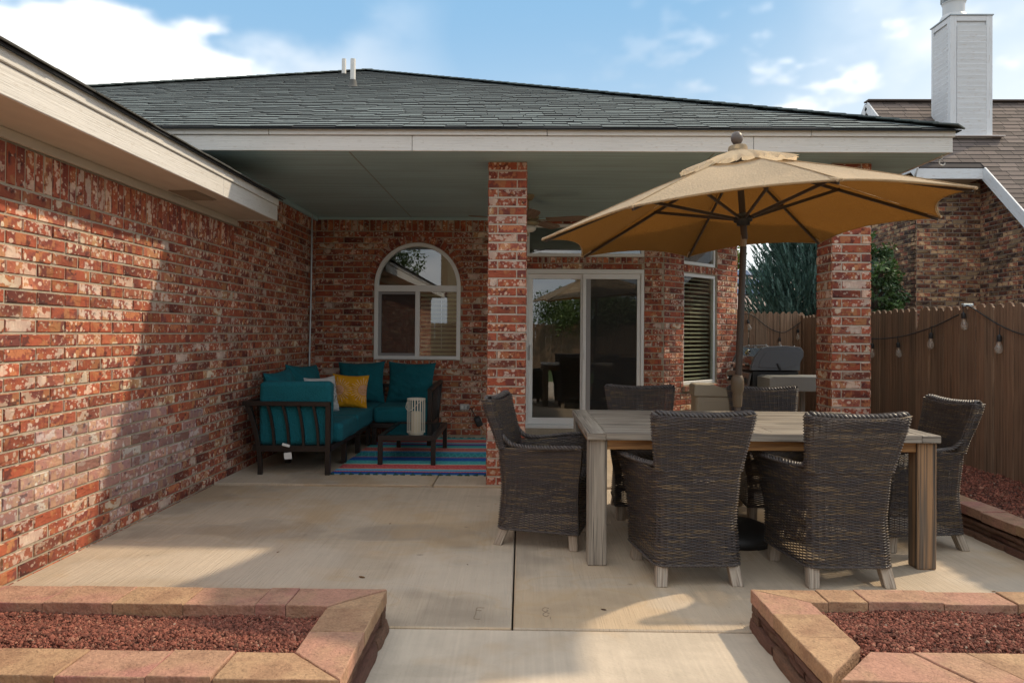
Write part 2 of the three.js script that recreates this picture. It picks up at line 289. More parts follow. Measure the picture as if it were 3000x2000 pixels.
// ---------------------------------------------------------------- brickwork
const COURSE = 0.0762, BL = 0.254, JT = 0.0125;
const brickGeos = {};
function brickGeo(L, H, v, dep = 0.0075, style = 0) { // faces +z, chamfered, a little out of true; v picks a texture place and a tone
  const key = `${L},${H},${v},${dep},${style}`; if (brickGeos[key]) return brickGeos[key];
  const q = rng(v * 977 + 31 + Math.round(L * 1e4)), ch = 0.0035, j = () => (q() - 0.5) * 0.004;
  const x0 = -L / 2 + j() * 0.5, x1 = L / 2 + j() * 0.5, y0 = -H / 2 + j() * 0.5, y1 = H / 2 + j() * 0.5, d = dep + j() * 1.3, g = new G();
  const f = [[x0 + ch, y0 + ch, d], [x1 - ch, y0 + ch, d + j()], [x1 - ch, y1 - ch, d], [x0 + ch, y1 - ch, d + j()]], m = [[x0, y0, d - ch], [x1, y0, d - ch], [x1, y1, d - ch], [x0, y1, d - ch]], b = [[x0, y0, -0.004], [x1, y0, -0.004], [x1, y1, -0.004], [x0, y1, -0.004]];
  const ou = q() * 5, ov = q() * 5;
  g.quad(f[0], f[1], f[2], f[3], 1, 1, ou, ov);
  for (let k = 0; k < 4; k++) { const n = (k + 1) % 4; g.quad(m[k], m[n], f[n], f[k], 1, 1, ou + k, ov); g.quad(b[k], b[n], m[n], m[k], 1, 1, ou + k, ov); }
  const t = 0.84 + 0.34 * q(), w = (q() - 0.5) * 0.12; let tone = [t * (1 + w), t, t * (1 - w)];
  const r = q(); if (r < 0.09) tone = tone.map(x => x * 0.66); else if (r < 0.2) tone = [t * 1.02, t * 1.15, t * 1.1];
  if (style) { const k = r < 0.25 ? 0.5 : r < 0.6 ? 0.95 : 1.3; tone = [t * k, t * k * 0.96, t * k * 0.92]; }
  return brickGeos[key] = paint(g.geo(), tone);
}
const inView = p => { const d = -p.z; if (d < 2) return false; const x = 1529 + 2210 * p.x / d, y = 978 - 2210 * (p.y - 1.315) / d; return x > -60 && x < 3060 && y > -40 && y < 2040; };
function solidSpans(a0, a1, y0, y1, holes) {
  let spans = [[a0, a1]];
  for (const h of holes) {
    const cy = (y0 + y1) / 2; if (cy < h.y0 || cy > h.y1) continue;
    let c0 = h.a0, c1 = h.a1;
    if (h.r && cy > h.ys) { const dy = Math.min(h.r, cy - h.ys + 0.03), w = Math.sqrt(Math.max(0, h.r * h.r - dy * dy)); c0 = h.c - w; c1 = h.c + w; if (w < 0.03) continue; }
    spans = spans.flatMap(([s, e]) => c1 <= s || c0 >= e ? [[s, e]] : [[s, c0], [c1, e]].filter(([p, q]) => q - p > 0.03));
  }
  return spans;
}
// lay bricks on a wall (local x along, y up, z out); each spec in out: {x, y, L, H, up (soldier), turn}
function layRows(out, a0, a1, yb, n, holes, par = 0) {
  for (let i = 0; i < n; i++) {
    const y0 = yb + i * COURSE, y1 = y0 + COURSE;
    for (const [s, e] of solidSpans(a0, a1, y0, y1, holes)) {
      const off = ((i + par) % 2) * BL / 2; let k = Math.floor((s - off) / BL) * BL + off;
      for (; k < e; k += BL) {
        const p = Math.max(s, k), q = Math.min(e, k + BL), L = q - p - JT; if (L < 0.022) continue;
        out.push({ x: (p + q) / 2, y: (y0 + y1) / 2, L, H: COURSE - JT });
      }
    }
  }
}
function laySoldiers(out, a0, a1, y0, y1, holes = [], w = COURSE) {
  for (const [s, e] of solidSpans(a0, a1, y0, y1, holes)) { const n = Math.max(1, Math.round((e - s) / w)), ww = (e - s) / n; for (let k = 0; k < n; k++) out.push({ x: s + (k + 0.5) * ww, y: (y0 + y1) / 2, L: ww - JT, H: y1 - y0 - JT, up: true }); }
}
function placeBricks(wall, specs, single, material = brickM, pale, dep) {
  wall.updateWorldMatrix(true, false);
  for (const s of specs) { s.w = V(s.x, s.y, 0).applyMatrix4(wall.matrixWorld); s.seen = inView(s.w); s.size = s.L * s.H / (s.w.distanceToSquared(camera.position)); s.v = Math.floor(rnd() * 26); const pick = rnd(); s.m = pale && pale(s) ? paleM : material !== brickM ? material : pick < 0.27 ? creamM : pick < 0.45 ? plainM : brickM; }
  specs.sort((a, b) => (b.seen - a.seen) || (b.size - a.size));
  const rest = new Map();
  specs.forEach((s, i) => {
    const std = s.up ? [s.L, s.H] : s.L > 0.13 ? [BL - JT, s.H] : [BL / 2 - JT, s.H];
    const std0 = std.map(x => Math.round(x * 1000) / 1000), g = s.up ? brickGeo(std0[1], std0[0], s.v, dep, +(material === tanBrickM)) : brickGeo(std0[0], std0[1], s.v, dep, +(material === tanBrickM));
    const o = new THREE.Object3D(); o.position.set(s.x, s.y, s.z ?? 0); o.rotation.z = (s.turn ?? 0) + (s.up ? Math.PI / 2 : 0);
    o.scale.set(s.up ? 1 : s.L / std0[0], 1, 1); o.rotation.z += (rnd() - 0.5) * 0.008;
    if (i < single && s.seen) { const m = sh(new THREE.Mesh(g, s.m)); m.name = 'brick'; m.position.copy(o.position); m.rotation.copy(o.rotation); m.scale.copy(o.scale); wall.add(m); }
    else { o.updateMatrix(); const c = g.clone().applyMatrix4(o.matrix); if (!rest.has(s.m)) rest.set(s.m, []); rest.get(s.m).push(c); }
  });
  for (const [m, list] of rest) { const r = obj('brickwork', merge(list), m, wall); r.userData.kind = 'stuff'; }
}
function wallShape(pts, holes, thick) { // mortar body, its face at z = 0
  const s = new THREE.Shape(pts.map(p => new THREE.Vector2(...p)));
  for (const h of holes) {
    const p = new THREE.Path();
    if (h.r0) { p.moveTo(h.a0, h.y0); p.lineTo(h.a1, h.y0); p.lineTo(h.a1, h.ys); p.absarc(h.c, h.ys, h.r0, 0, Math.PI, false); p.lineTo(h.a0, h.y0); }
    else { p.moveTo(h.a0, h.y0); p.lineTo(h.a1, h.y0); p.lineTo(h.a1, h.y1); p.lineTo(h.a0, h.y1); p.lineTo(h.a0, h.y0); }
    s.holes.push(p);
  }
  const g = new THREE.ExtrudeGeometry(s, { depth: thick, bevelEnabled: false, curveSegments: 24 }); g.translate(0, 0, -thick); return g;
}
const darkMortarM = mat({ lin: [0.30, 0.255, 0.215], roughness: 0.95, bumpMap: grit, bumpScale: 0.004 });
function wallMesh(parent, name, pos, turn, geo, mm = mortarM) { const m = obj(name, geo, mm, parent); m.position.set(...pos); m.rotation.y = turn; return m; }

// ---------------------------------------------------------------- ground and paving
struct('ground', new THREE.PlaneGeometry(400, 400).rotateX(-Math.PI / 2).translate(0, -0.14, 0), mat({ map: tex(512, 512, (u, v) => { const a = fbm(u, v, 6, 6, 4, 1000), b = fbm(u, v, 70, 70, 2, 1010); return mix3([0.20, 0.15, 0.10], [0.11, 0.085, 0.055], a).map(x => x * (0.7 + 0.6 * b)); }, [0.02, 0.02]), roughness: 1 }));
function slabs(name, pieces, m) { const g = new THREE.Group(); g.name = name; g.userData.kind = 'structure'; scene.add(g); for (const p of pieces) { const s = obj('concrete_slab', box(p[0], p[1], p[4] ?? -0.12, p[5] ?? 0, -p[3], -p[2], 0.006, 0), m, g); } return g; }
const patio = slabs('patio', [[-2.64, -0.0385, 3.385, 6.44], [-0.0295, 2.985, 3.385, 6.44], [-6, -2.2, 0, 2.48, -0.12, -0.004]], concreteM);
slabs('porch_floor', [[-2.64, -0.756, 6.446, 9.6, -0.12, 0.02], [-0.748, 3.6, 6.446, 11, -0.12, 0.02]], concreteM);
slabs('walkway', [[-0.60, 1.05, 0.9, 3.379, -0.12, -0.006], [-0.60, 1.05, -1.6, 0.892, -0.12, -0.006]], walkM);
{ // letters scratched into the wet concrete either side of the joint
  const strokes = [];
  const L = (cx, cz, lines) => lines.forEach(pts => strokes.push(tube(pts.map(([u, v]) => [cx + u * 0.05, 0.0008, cz - v * 0.075]), 0.0018, 5)));
  L(-0.195, -3.555, [[[0.5, 0.95], [-0.2, 0.95], [-0.25, 0.5], [-0.25, -0.1]], [[-0.2, 0.5], [0.25, 0.48]], [[-0.25, -0.1], [-0.3, -0.9], [0.25, -0.95]]]);
  L(0.124, -3.565, [[[0.3, 0.9], [-0.1, 1.0], [-0.35, 0.6], [-0.05, 0.3], [0.2, 0.5], [0.05, 0.62]], [[0.3, 0.05], [-0.1, 0.15], [-0.3, -0.3], [0.0, -0.5], [0.2, -0.25]], [[0.35, -0.6], [0.35, -0.95]]]);
  obj('scratched_letters', merge(strokes), mat({ lin: [0.27, 0.20, 0.135], roughness: 1 }), patio);
}
// ---------------------------------------------------------------- left wing of the house
{
  const wing = thing('house_wing', 'brick wing of the house along the left with white eave and soldier course', 'building');
  const W = -2.65, D0 = -2.6, D1 = 9.6, E = 6.86;
  const wall = wallMesh(wing, 'wall', [W, 0, 0], Math.PI / 2, wallShape([[D0, -0.12], [D1 + 0.1, -0.12], [D1 + 0.1, 2.79], [E - 0.1, 2.79], [E - 0.1, 2.40], [D0, 2.40]], [], 0.2));
  const S = [];
  layRows(S, D0, D1, 0.004 - COURSE, 28, []);
  const top = 0.004 + 27 * COURSE; // 2.061
  laySoldiers(S, D0, E, top, 2.285);
  layRows(S, E, D1, top, 7, []); laySoldiers(S, E, D1, top + 7 * COURSE, 2.785);
  placeBricks(wall, S, 300, brickM, s => { // whitish salts on the lower courses, strongest at mid depth
    const y = s.y, d = s.x; const n = fbm(d * 0.11, y * 0.31, 16, 16, 3, 1200);
    return (Math.exp(-(((y - 0.52) / 0.26) ** 2) - (((d - 5.2) / 1.5) ** 2)) * 1.1 + 0.45 * Math.exp(-(((y - 0.2) / 0.3) ** 2) - (((d - 4.0) / 1.5) ** 2)) + (n - 0.5) * 1.5) > 0.62;
  });
  // eave: frieze board, soffit, fascia, drip strip, boxed end
  const x0 = W, x1 = -2.27;
  obj('frieze_board', box(x0 + 0.014, x0 + 0.036, 2.285, 2.338, -E, -D0, 0.002, 2), soffitM, wing);
  obj('soffit', box(x0 - 0.1, x1, 2.34, 2.352, -E, -D0, 0, 2), soffitM, wing);
  for (const [a, b] of [[D0, 1.9], [1.904, 5.62], [5.624, E]]) obj('fascia_board', box(x1, x1 + 0.02, 2.332, 2.468, -b, -a, 0.003, 2), trimM, wing);
  obj('drip_strip', box(x1 - 0.01, x1 + 0.033, 2.4705, 2.532, -E - 0.006, -D0, 0.003, 2), trimM, wing);
  obj('eave_end', box(x0 - 0.02, x1 + 0.018, 2.334, 2.53, -E - 0.018, -E - 0.001, 0.002, 0), trimM, wing);
  const vent = obj('soffit_vent', box(-2.575, -2.375, 2.333, 2.339, -5.80, -5.42, 0.002), mat({ lin: [0.30, 0.24, 0.18], roughness: 0.7 }), wing);
  for (let k = 0; k < 9; k++) obj('slat', box(-2.56, -2.39, 2.327, 2.332, -5.785 + k * 0.04, -5.765 + k * 0.04, 0.001), vent.material, vent);
  // roof deck and its shingles, seen only along the edge
  const pitch = Math.atan(0.417), run = 4.2;
  const deck = new G(); const ya = 2.536;
  deck.quad([x1 + 0.06, ya, -E - 0.05], [x1 + 0.06, ya, -D0], [x1 + 0.06 - run, ya + run * 0.417, -D0], [x1 + 0.06 - run, ya + run * 0.417, -E - 0.05]);
  deck.quad([x1 + 0.06, ya - 0.012, -D0], [x1 + 0.06, ya - 0.012, -E - 0.05], [x1 + 0.06 - run, ya - 0.012 + run * 0.417, -E - 0.05], [x1 + 0.06 - run, ya - 0.012 + run * 0.417, -D0]);
  deck.quad([x1 + 0.06, ya - 0.012, -E - 0.05], [x1 + 0.06, ya - 0.012, -D0], [x1 + 0.06, ya, -D0], [x1 + 0.06, ya, -E - 0.05]);
  const roof = obj('roof', deck.geo(), darkM, wing), tabs = [];
  for (let r = 0; r < 6; r++) { let z = -E - 0.05; while (z < -D0) { const w = rr(0.14, 0.34), dip = rr(0, 0.006);
    const t = rr(0.8, 1.15), g = paint(new G().box(-0.17, 0, 0, rr(0.008, 0.013), 0, w - 0.003, 0.0015).geo(), [0.105 * t, 0.105 * t, 0.098 * t]);
    at(g, x1 + 0.076 - r * 0.14 * Math.cos(pitch) + rr(-0.006, 0.006), ya + 0.001 + r * 0.14 * Math.sin(pitch) - dip * 0.3, z, 0, 0, 0); const m = new THREE.Matrix4().makeRotationZ(0); tabs.push(rotAbout(g, x1 + 0.076 - r * 0.14 * Math.cos(pitch), ya + 0.001 + r * 0.14 * Math.sin(pitch), -pitch)); z += w; } }
  const tm = obj('shingles', merge(tabs), shingleM, roof); tm.userData.kind = 'stuff';
  // closing walls of the wing, out of view
  obj('rear_wall', box(-7, W - 0.21, -0.12, 2.4, -D0 - 0.2, -D0, 0), mortarM, wing);
}
function rotAbout(g, x, y, a) { g.translate(-x, -y, 0); g.rotateZ(a); g.translate(x, y, 0); return g; }

// ---------------------------------------------------------------- main house
const house = thing('brick_house', 'red brick house with covered porch, white fascia and grey green shingled hip roof', 'building');
const BD = 9.6;
const DOOR = { a0: 0.05, a1: 1.548, y0: 0.12, y1: 2.142 }, TRANSOM = { a0: 0.05, a1: 1.548, y0: 2.305, y1: 2.715 };
const ARCH = { a0: -1.886, a1: -0.788, y0: 0.978, y1: 2.469, ys: 1.92, c: -1.337, r: 0.655, r0: 0.549 };
{
  // back wall
  const wall = wallMesh(house, 'back_wall', [0, 0, -BD], 0, wallShape([[-2.65, -0.12], [1.80, -0.12], [1.80, 2.79], [-2.65, 2.79]], [DOOR, TRANSOM, { ...ARCH }], 0.12));
  const S = [], ring = { ...ARCH, y1: ARCH.ys + 0.655, a0: ARCH.a0, a1: ARCH.a1 }, sill = { a0: ARCH.a0, a1: ARCH.a1, y0: 0.90, y1: 0.975 };
  const head = { a0: 0.05, a1: 1.548, y0: 2.14, y1: 2.79 };
  const y0 = 0.022; layRows(S, -2.65, 1.80, y0, 34, [DOOR, ring, sill, head]);
  laySoldiers(S, -2.65, 1.80, y0 + 34 * COURSE, 2.785, [head]);
  layRows(S, 0.05, 1.548, 2.142, 1, []); laySoldiers(S, 0.05, 1.548, 2.142 + COURSE, 2.303);
  layRows(S, 0.05, 1.548, 2.717, 1, []);
  laySoldiers(S, ARCH.a0, ARCH.a1, 0.896, 0.976);
  const n = 24; for (let k = 0; k < n; k++) { const a = Math.PI * (k + 0.5) / n, r = 0.604; S.push({ x: ARCH.c + r * Math.cos(a), y: ARCH.ys + r * Math.sin(a), L: 0.1, H: 0.068, turn: a }); }
  // angled wall beside the door
  const A45 = Math.PI / 4, LEN = 1.83, WIN = { a0: 0.454, a1: 1.274, y0: 0.66, y1: 2.14 }, WTR = { a0: 0.454, a1: 1.274, y0: 2.252, y1: 2.71 };
  const wall2 = wallMesh(house, 'angled_wall', [1.80, 0, -BD], A45, wallShape([[0, -0.12], [LEN, -0.12], [LEN, 2.79], [0, 2.79]], [WIN, WTR], 0.12));
  const S2 = []; const above = { a0: 0.454, a1: 1.274, y0: 2.14, y1: 2.252 }, sill2 = { a0: 0.43, a1: 1.30, y0: 0.575, y1: 0.66 };
  layRows(S2, 0, LEN, y0, 36, [WIN, WTR, above, sill2], 1); laySoldiers(S2, 0.454, 1.274, 2.145, 2.25);
  placeBricks(wall2, S2, 30);
  placeBricks(wall, S, 270);
  const s3 = []; laySoldiers(s3, 0.43, 1.30, 0.572, 0.655); const sillBody = obj('window_sill', box(0.43, 1.30, 0.575, 0.652, 0.004, 0.03, 0), mortarM, wall2); sillBody.position.z = 0; placeBricks(sillBody, s3.map(s => ({ ...s, z: 0.03 })), 12);
  // sliding glass door
  const door = obj('sliding_door', merge([box(0.05, 1.548, 2.087, 2.142, -0.075, 0.012, 0.004), box(0.05, 1.548, 0.12, 0.165, -0.075, 0.02, 0.004), box(0.05, 0.082, 0.165, 2.087, -0.075, 0.012, 0.003), box(1.508, 1.548, 0.165, 2.087, -0.075, 0.012, 0.003)]), vinylM, house); door.position.z = -BD;
  const sash = (name, a, b, z, w, m) => obj(name, merge([box(a, b, 2.02, 2.085, z - 0.02, z + 0.012, 0.004), box(a, b, 0.167, 0.25, z - 0.02, z + 0.012, 0.004), box(a, a + w, 0.25, 2.02, z - 0.02, z + 0.012, 0.004), box(b - w, b, 0.25, 2.02, z - 0.02, z + 0.012, 0.004)]), m, door);
  sash('sliding_panel', 0.083, 0.80, -0.045, 0.055, vinylM); sash('fixed_panel', 0.77, 1.506, -0.012, 0.045, vinylM);
  const pane = (a, b, c, d, z, p) => { const m = obj('pane', new THREE.PlaneGeometry(b - a, d - c), glassM, p); m.position.set((a + b) / 2, (c + d) / 2, z); return m; };
  pane(0.138, 0.745, 0.25, 2.02, -0.05, door); pane(0.815, 1.461, 0.25, 2.02, -0.02, door);
  obj('screen_stile', box(0.818, 0.872, 0.25, 2.02, -0.012, -0.004, 0.002), greyVinylM, door);
  const scr = obj('insect_screen', new THREE.PlaneGeometry(0.59, 1.77), screenM, door); scr.position.set(1.166, 1.135, -0.008);
  obj('handle', merge([box(0.092, 0.115, 0.98, 1.18, 0.0, 0.022, 0.006), tube([[0.104, 1.0, 0.012], [0.104, 1.02, 0.05], [0.104, 1.14, 0.05], [0.104, 1.16, 0.012]], 0.008, 8)]), vinylM, door);
  obj('handle', merge([box(0.79, 0.806, 1.0, 1.13, -0.003, 0.012, 0.004)]), vinylM, door);
  obj('threshold', box(0.03, 1.57, 0.02, 0.12, -0.02, 0.014, 0.004), mortarM, door);
  // transom over the door
  const tr = obj('transom_window', merge([box(0.05, 1.548, 2.305, 2.345, -0.07, 0.006, 0.003), box(0.05, 1.548, 2.675, 2.715, -0.07, 0.006, 0.003), box(0.05, 0.09, 2.345, 2.675, -0.07, 0.006, 0.003), box(1.508, 1.548, 2.345, 2.675, -0.07, 0.006, 0.003)]), vinylM, house); tr.position.z = -BD;
  pane(0.09, 1.508, 2.345, 2.675, -0.03, tr);
  // arched window with a slider below
  const fr = [], c = ARCH.c, ys = ARCH.ys;
  const half = (r0, r1, z0, z1, yb) => { const s = new THREE.Shape(); s.moveTo(c + r1, yb); s.lineTo(c + r1, ys); s.absarc(c, ys, r1, 0, Math.PI, false); s.lineTo(c - r1, yb); s.lineTo(c - r0, yb); s.lineTo(c - r0, ys); s.absarc(c, ys, r0, Math.PI, 0, true); s.lineTo(c + r0, yb); const g = new THREE.ExtrudeGeometry(s, { depth: z1 - z0, bevelEnabled: true, bevelThickness: 0.004, bevelSize: 0.003, bevelSegments: 1, curveSegments: 28 }); g.translate(0, 0, z0); return g; };
  fr.push(half(0.505, 0.546, -0.06, 0.018, 0.981), box(c - 0.505, c + 0.505, 1.845, 1.925, -0.06, 0.014, 0.004), box(c - 0.505, c + 0.505, 0.981, 1.025, -0.06, 0.022, 0.004), box(c - 0.028, c + 0.028, 1.025, 1.845, -0.055, 0.006, 0.004));
  const aw = obj('arched_window', merge(fr.map(norm)), vinylM, house); aw.position.z = -BD;
  const top = new THREE.Shape(); top.moveTo(c + 0.505, ys + 0.003); top.absarc(c, ys, 0.505, 0, Math.PI, false); obj('pane', new THREE.ShapeGeometry(top, 24), glassM, aw).position.z = -0.03;
  pane(c - 0.505, c - 0.028, 1.025, 1.845, -0.04, aw); pane(c + 0.028, c + 0.505, 1.025, 1.845, -0.02, aw);
  obj('sash', merge([box(c - 0.505, c - 0.462, 1.025, 1.845, -0.035, -0.008, 0.003), box(c - 0.462, c - 0.028, 1.81, 1.845, -0.035, -0.008, 0.003), box(c - 0.462, c - 0.028, 1.025, 1.06, -0.035, -0.008, 0.003)]), greyVinylM, aw);
  const s2 = obj('insect_screen', new THREE.PlaneGeometry(0.43, 0.75), screenM, aw); s2.position.set(c - 0.245, 1.435, -0.012);
  for (let k = 0; k < 15; k++) { const b = obj('blind_slat', new G().box(-0.235, 0.235, -0.0012, 0.0012, -0.024, 0.024, 0.0005).geo(), blindM, aw); b.position.set(c + 0.265, 1.05 + k * 0.054, -0.13); b.rotation.x = 0.55; }
  obj('blind_cord', bar([c + 0.30, 1.83, -0.10], [c + 0.30, 1.12, -0.10], 0.003, 5), whiteM, aw);
  // angled window with blinds
  const rectWin = (name, w, z) => { const m = obj(name, merge([box(w.a0, w.a1, w.y0, w.y0 + 0.045, -0.07, z, 0.004), box(w.a0, w.a1, w.y1 - 0.045, w.y1, -0.07, z, 0.004), box(w.a0, w.a0 + 0.045, w.y0 + 0.045, w.y1 - 0.045, -0.07, z, 0.004), box(w.a1 - 0.045, w.a1, w.y0 + 0.045, w.y1 - 0.045, -0.07, z, 0.004)]), vinylM, house); m.position.set(1.80, 0, -BD); m.rotation.y = A45; pane(w.a0 + 0.045, w.a1 - 0.045, w.y0 + 0.045, w.y1 - 0.045, -0.03, m); return m; };
  const bw = rectWin('window', WIN, -0.022); rectWin('window', WTR, -0.022);
  const ng = 25; for (let k = 0; k < ng; k++) { const b = obj('blind_slat', new G().box(-0.36, 0.36, -0.0012, 0.0012, -0.022, 0.022, 0.0005).geo(), blindM, bw); b.position.set(0.864, 0.735 + k * 0.0555, -0.10); b.rotation.x = 0.5; }
  // room behind the glass
  obj('room', merge([box(-2.65, 3.12, 0.0, 0.12, -13.6, -9.73, 0), box(-2.65, 3.12, 0.12, 2.75, -13.7, -13.6, 0), box(-2.75, -2.66, 0, 2.79, -13.6, -9.73, 0), box(-0.42, -0.32, 0.12, 2.75, -13.59, -9.74, 0)]), roomM, house);
  obj('room_floor', box(-0.31, 3.0, 0.122, 0.128, -13.58, -9.74, 0), floorM, house);
  obj('side_wall', box(3.02, 3.10, -0.12, 2.79, -18, -10.92, 0), brickSide(), house);
  // porch ceiling with trim, eave and fascia
  const ceil = obj('porch_ceiling', box(-2.65, 3.42, 2.792, 2.83, -13.7, -6.10, 0, 0), ceilM, house);
  obj('ceiling_trim', merge([box(-2.636, -2.612, 2.735, 2.790, -9.575, -6.88, 0.004, 2), box(-2.61, 1.80, 2.755, 2.790, -9.586, -9.566, 0.004, 0)]), ceilM, house);
  for (const x of [-1.42, 1.55]) obj('ceiling_seam', box(x - 0.006, x + 0.006, 2.7895, 2.7925, -9.55, -6.12, 0, 2), mat({ lin: [0.33, 0.37, 0.35], roughness: 0.8 }), ceil);
  const FX = 3.43, FD = 6.06;
  for (const [a, b] of [[-3.2, -0.9], [-0.896, 1.846], [1.85, FX]]) obj('fascia_board', box(a, b, 2.785, 2.908, -FD - 0.02, -FD, 0.003, 0), trimM, house);
  obj('fascia_board', box(FX - 0.02, FX, 2.785, 2.908, -17.5, -FD - 0.021, 0.003, 2), trimM, house);
  for (const [a, b] of [[-3.2, -2.06], [-2.056, 0.19], [0.194, 2.30], [2.304, FX + 0.015]]) obj('drip_strip', box(a, b, 2.9105 + rr(-0.001, 0.001), 2.957, -FD - 0.02, -FD + 0.016, 0.003, 0), trimM, house);
  obj('drip_strip', box(FX - 0.01, FX + 0.015, 2.9105, 2.957, -17.5, -FD - 0.021, 0.003, 2), trimM, house);
  obj('hook', merge([tube([[3.40, 2.79, -6.16], [3.40, 2.765, -6.16], [3.378, 2.745, -6.16], [3.385, 2.715, -6.16], [3.41, 2.708, -6.16], [3.425, 2.725, -6.16]], 0.005, 8), bar([3.40, 2.795, -6.16], [3.40, 2.77, -6.16], 0.009, 8)]), whiteM, house);
  // conduit in the corner, outlet on the wall
  obj('conduit', merge([tube([[-2.615, 2.79, -9.30], [-2.612, 1.9, -9.28], [-2.616, 1.0, -9.25], [-2.618, 0.3, -9.24]], 0.012, 10), box(-2.645, -2.60, 1.62, 1.64, -9.30, -9.26, 0.002)]), galvM, house);
  const outlet = obj('outlet_plate', box(-0.78, -0.665, 0.345, 0.42, -BD + 0.012, -BD + 0.03, 0.003), mat({ lin: [0.5, 0.5, 0.48], roughness: 0.5 }), house);
  obj('socket', merge([box(-0.765, -0.735, 0.362, 0.402, -BD + 0.0305, -BD + 0.034, 0.002), box(-0.71, -0.68, 0.362, 0.402, -BD + 0.0305, -BD + 0.034, 0.002)]), whiteM, outlet);
}
function brickSide() { return mortarM; }
// hip roof; the cut lower edge of a shingle is bare black asphalt
function paintEdge(g, tone) { const n = g.attributes.normal, c = []; for (let i = 0; i < n.count; i++) c.push(...(n.getZ(i) > 0.6 || Math.abs(n.getX(i)) > 0.6 ? [0.03, 0.031, 0.033] : tone)); g.setAttribute('color', new THREE.Float32BufferAttribute(c, 3)); return g; }
{
  const k = 0.4245, ye = 2.962, q0 = 6.015, xr = 3.475, AP = [-2.5, 0, 0], phi = Math.atan(k);
  const run = xr - AP[0], xl = AP[0] - run, ya = ye + k * run, da = q0 + run, db = da + run, g = new G();
  const c1 = [xl, ye - 0.006, -q0], c2 = [xr, ye - 0.006, -q0], c3 = [xr, ye - 0.006, -db], c4 = [xl, ye - 0.006, -db], ap = [AP[0], ya - 0.006, -da];
  for (const [a, b] of [[c1, c2], [c2, c3], [c3, c4], [c4, c1]]) { const e1 = V(...b).sub(V(...a)), e2 = V(...ap).sub(V(...a)), n = e1.cross(e2).normalize(); g.tri(a, b, ap, n.toArray(), [0, 0], [1, 0], [0.5, 1]); }
  const low = 0.008; for (const [a, b] of [[c1, c2], [c2, c3]]) g.quad([a[0], a[1] - low, a[2]], [b[0], b[1] - low, b[2]], b, a);
  const roof = obj('roof', g.geo(), mat({ lin: [0.030, 0.032, 0.033], roughness: 0.95 }), house);
  const tints = []; for (let i = 0; i < 12; i++) { const t = 0.72 + 0.07 * i; tints.push([0.135 * t, 0.160 * t, 0.156 * t]); }
  const shapes = []; for (let w = 0; w < 6; w++) for (let t = 0; t < 12; t++) shapes.push({ w: 0.12 + w * 0.045, g: paintEdge(new G().box(0, 0.12 + w * 0.045 - 0.004, 0, 0.0085, -0.165, 0, 0.002, 0).geo(), tints[t]) });
  const rest = [], ex = 0.142; let singles = 0;
  for (let r = 0; r * ex < run / Math.cos(phi) - 0.1; r++) {
    const s = r * ex, q = s * Math.cos(phi), a = Math.max(xl + q, -7.6), b = xr - q, cand = [];
    const base = paint(new G().box(a, b, 0, 0.003, -0.16, 0, 0.001, 0).geo(), [0.035, 0.038, 0.04]); at(base, 0, ye + s * Math.sin(phi), -q0 - q, 0, phi - 0.02); rest.push(base);
    let x = a - rnd() * 0.2;
    while (x < b - 0.05) {
      const sp = shapes[Math.floor(rnd() * shapes.length)], back = rnd() < 0.55 ? rr(0, 0.006) : rr(0.028, 0.055);
      if (x >= a - 0.02 && x + sp.w < b + 0.03) {
        const m = new THREE.Mesh(sp.g, shingleM); const s2 = s + back;
        m.position.set(x, ye + s2 * Math.sin(phi) + 0.0031, -q0 - s2 * Math.cos(phi)); m.rotation.set(phi - 0.058, 0, rr(-0.006, 0.006)); m.name = 'shingle'; sh(m);
        if (singles < 300 && x > -3.1) { singles++; roof.add(m); } else { m.updateMatrix(); rest.push(sp.g.clone().applyMatrix4(m.matrix)); }
      }
      x += sp.w;
    }
  }
  for (let i = 0; i < 58; i++) { // hip caps
    for (const side of [1, -1]) {
      const t = i / 58 * run, x = side > 0 ? xr - t : xl + t; if (x < -7) continue;
      const c = paint(new G().box(-0.09, 0.09, 0, 0.014, -0.19, 0.0, 0.003).geo(), tints[Math.floor(rnd() * 10)]);
      at(c, x, ye + k * t + 0.014, -q0 - t, side * Math.PI / 4, Math.atan(k / Math.SQRT2) - 0.04); rest.push(c);
    }
  }
  const st = obj('shingles', merge(rest), shingleM, roof); st.userData.kind = 'stuff';
  const pipeM = mat({ map: paintTex, roughness: 0.6 });
  for (const [x, y, d, h] of [[-2.144, 4.386, 9.40, 0.36], [-2.714, 5.12, 11.3, 0.32]]) { const p = obj('vent_pipe', lathe([[0.033, -0.2], [0.033, h], [0.027, h], [0.027, h - 0.1]], 16), pipeM, roof); p.position.set(x, y, -d); obj('flashing', lathe([[0.11, -0.045], [0.075, 0.0], [0.05, 0.04], [0.044, 0.09], [0.035, 0.1]], 14), mat({ lin: [0.10, 0.095, 0.085], roughness: 0.8 }), p); }
}
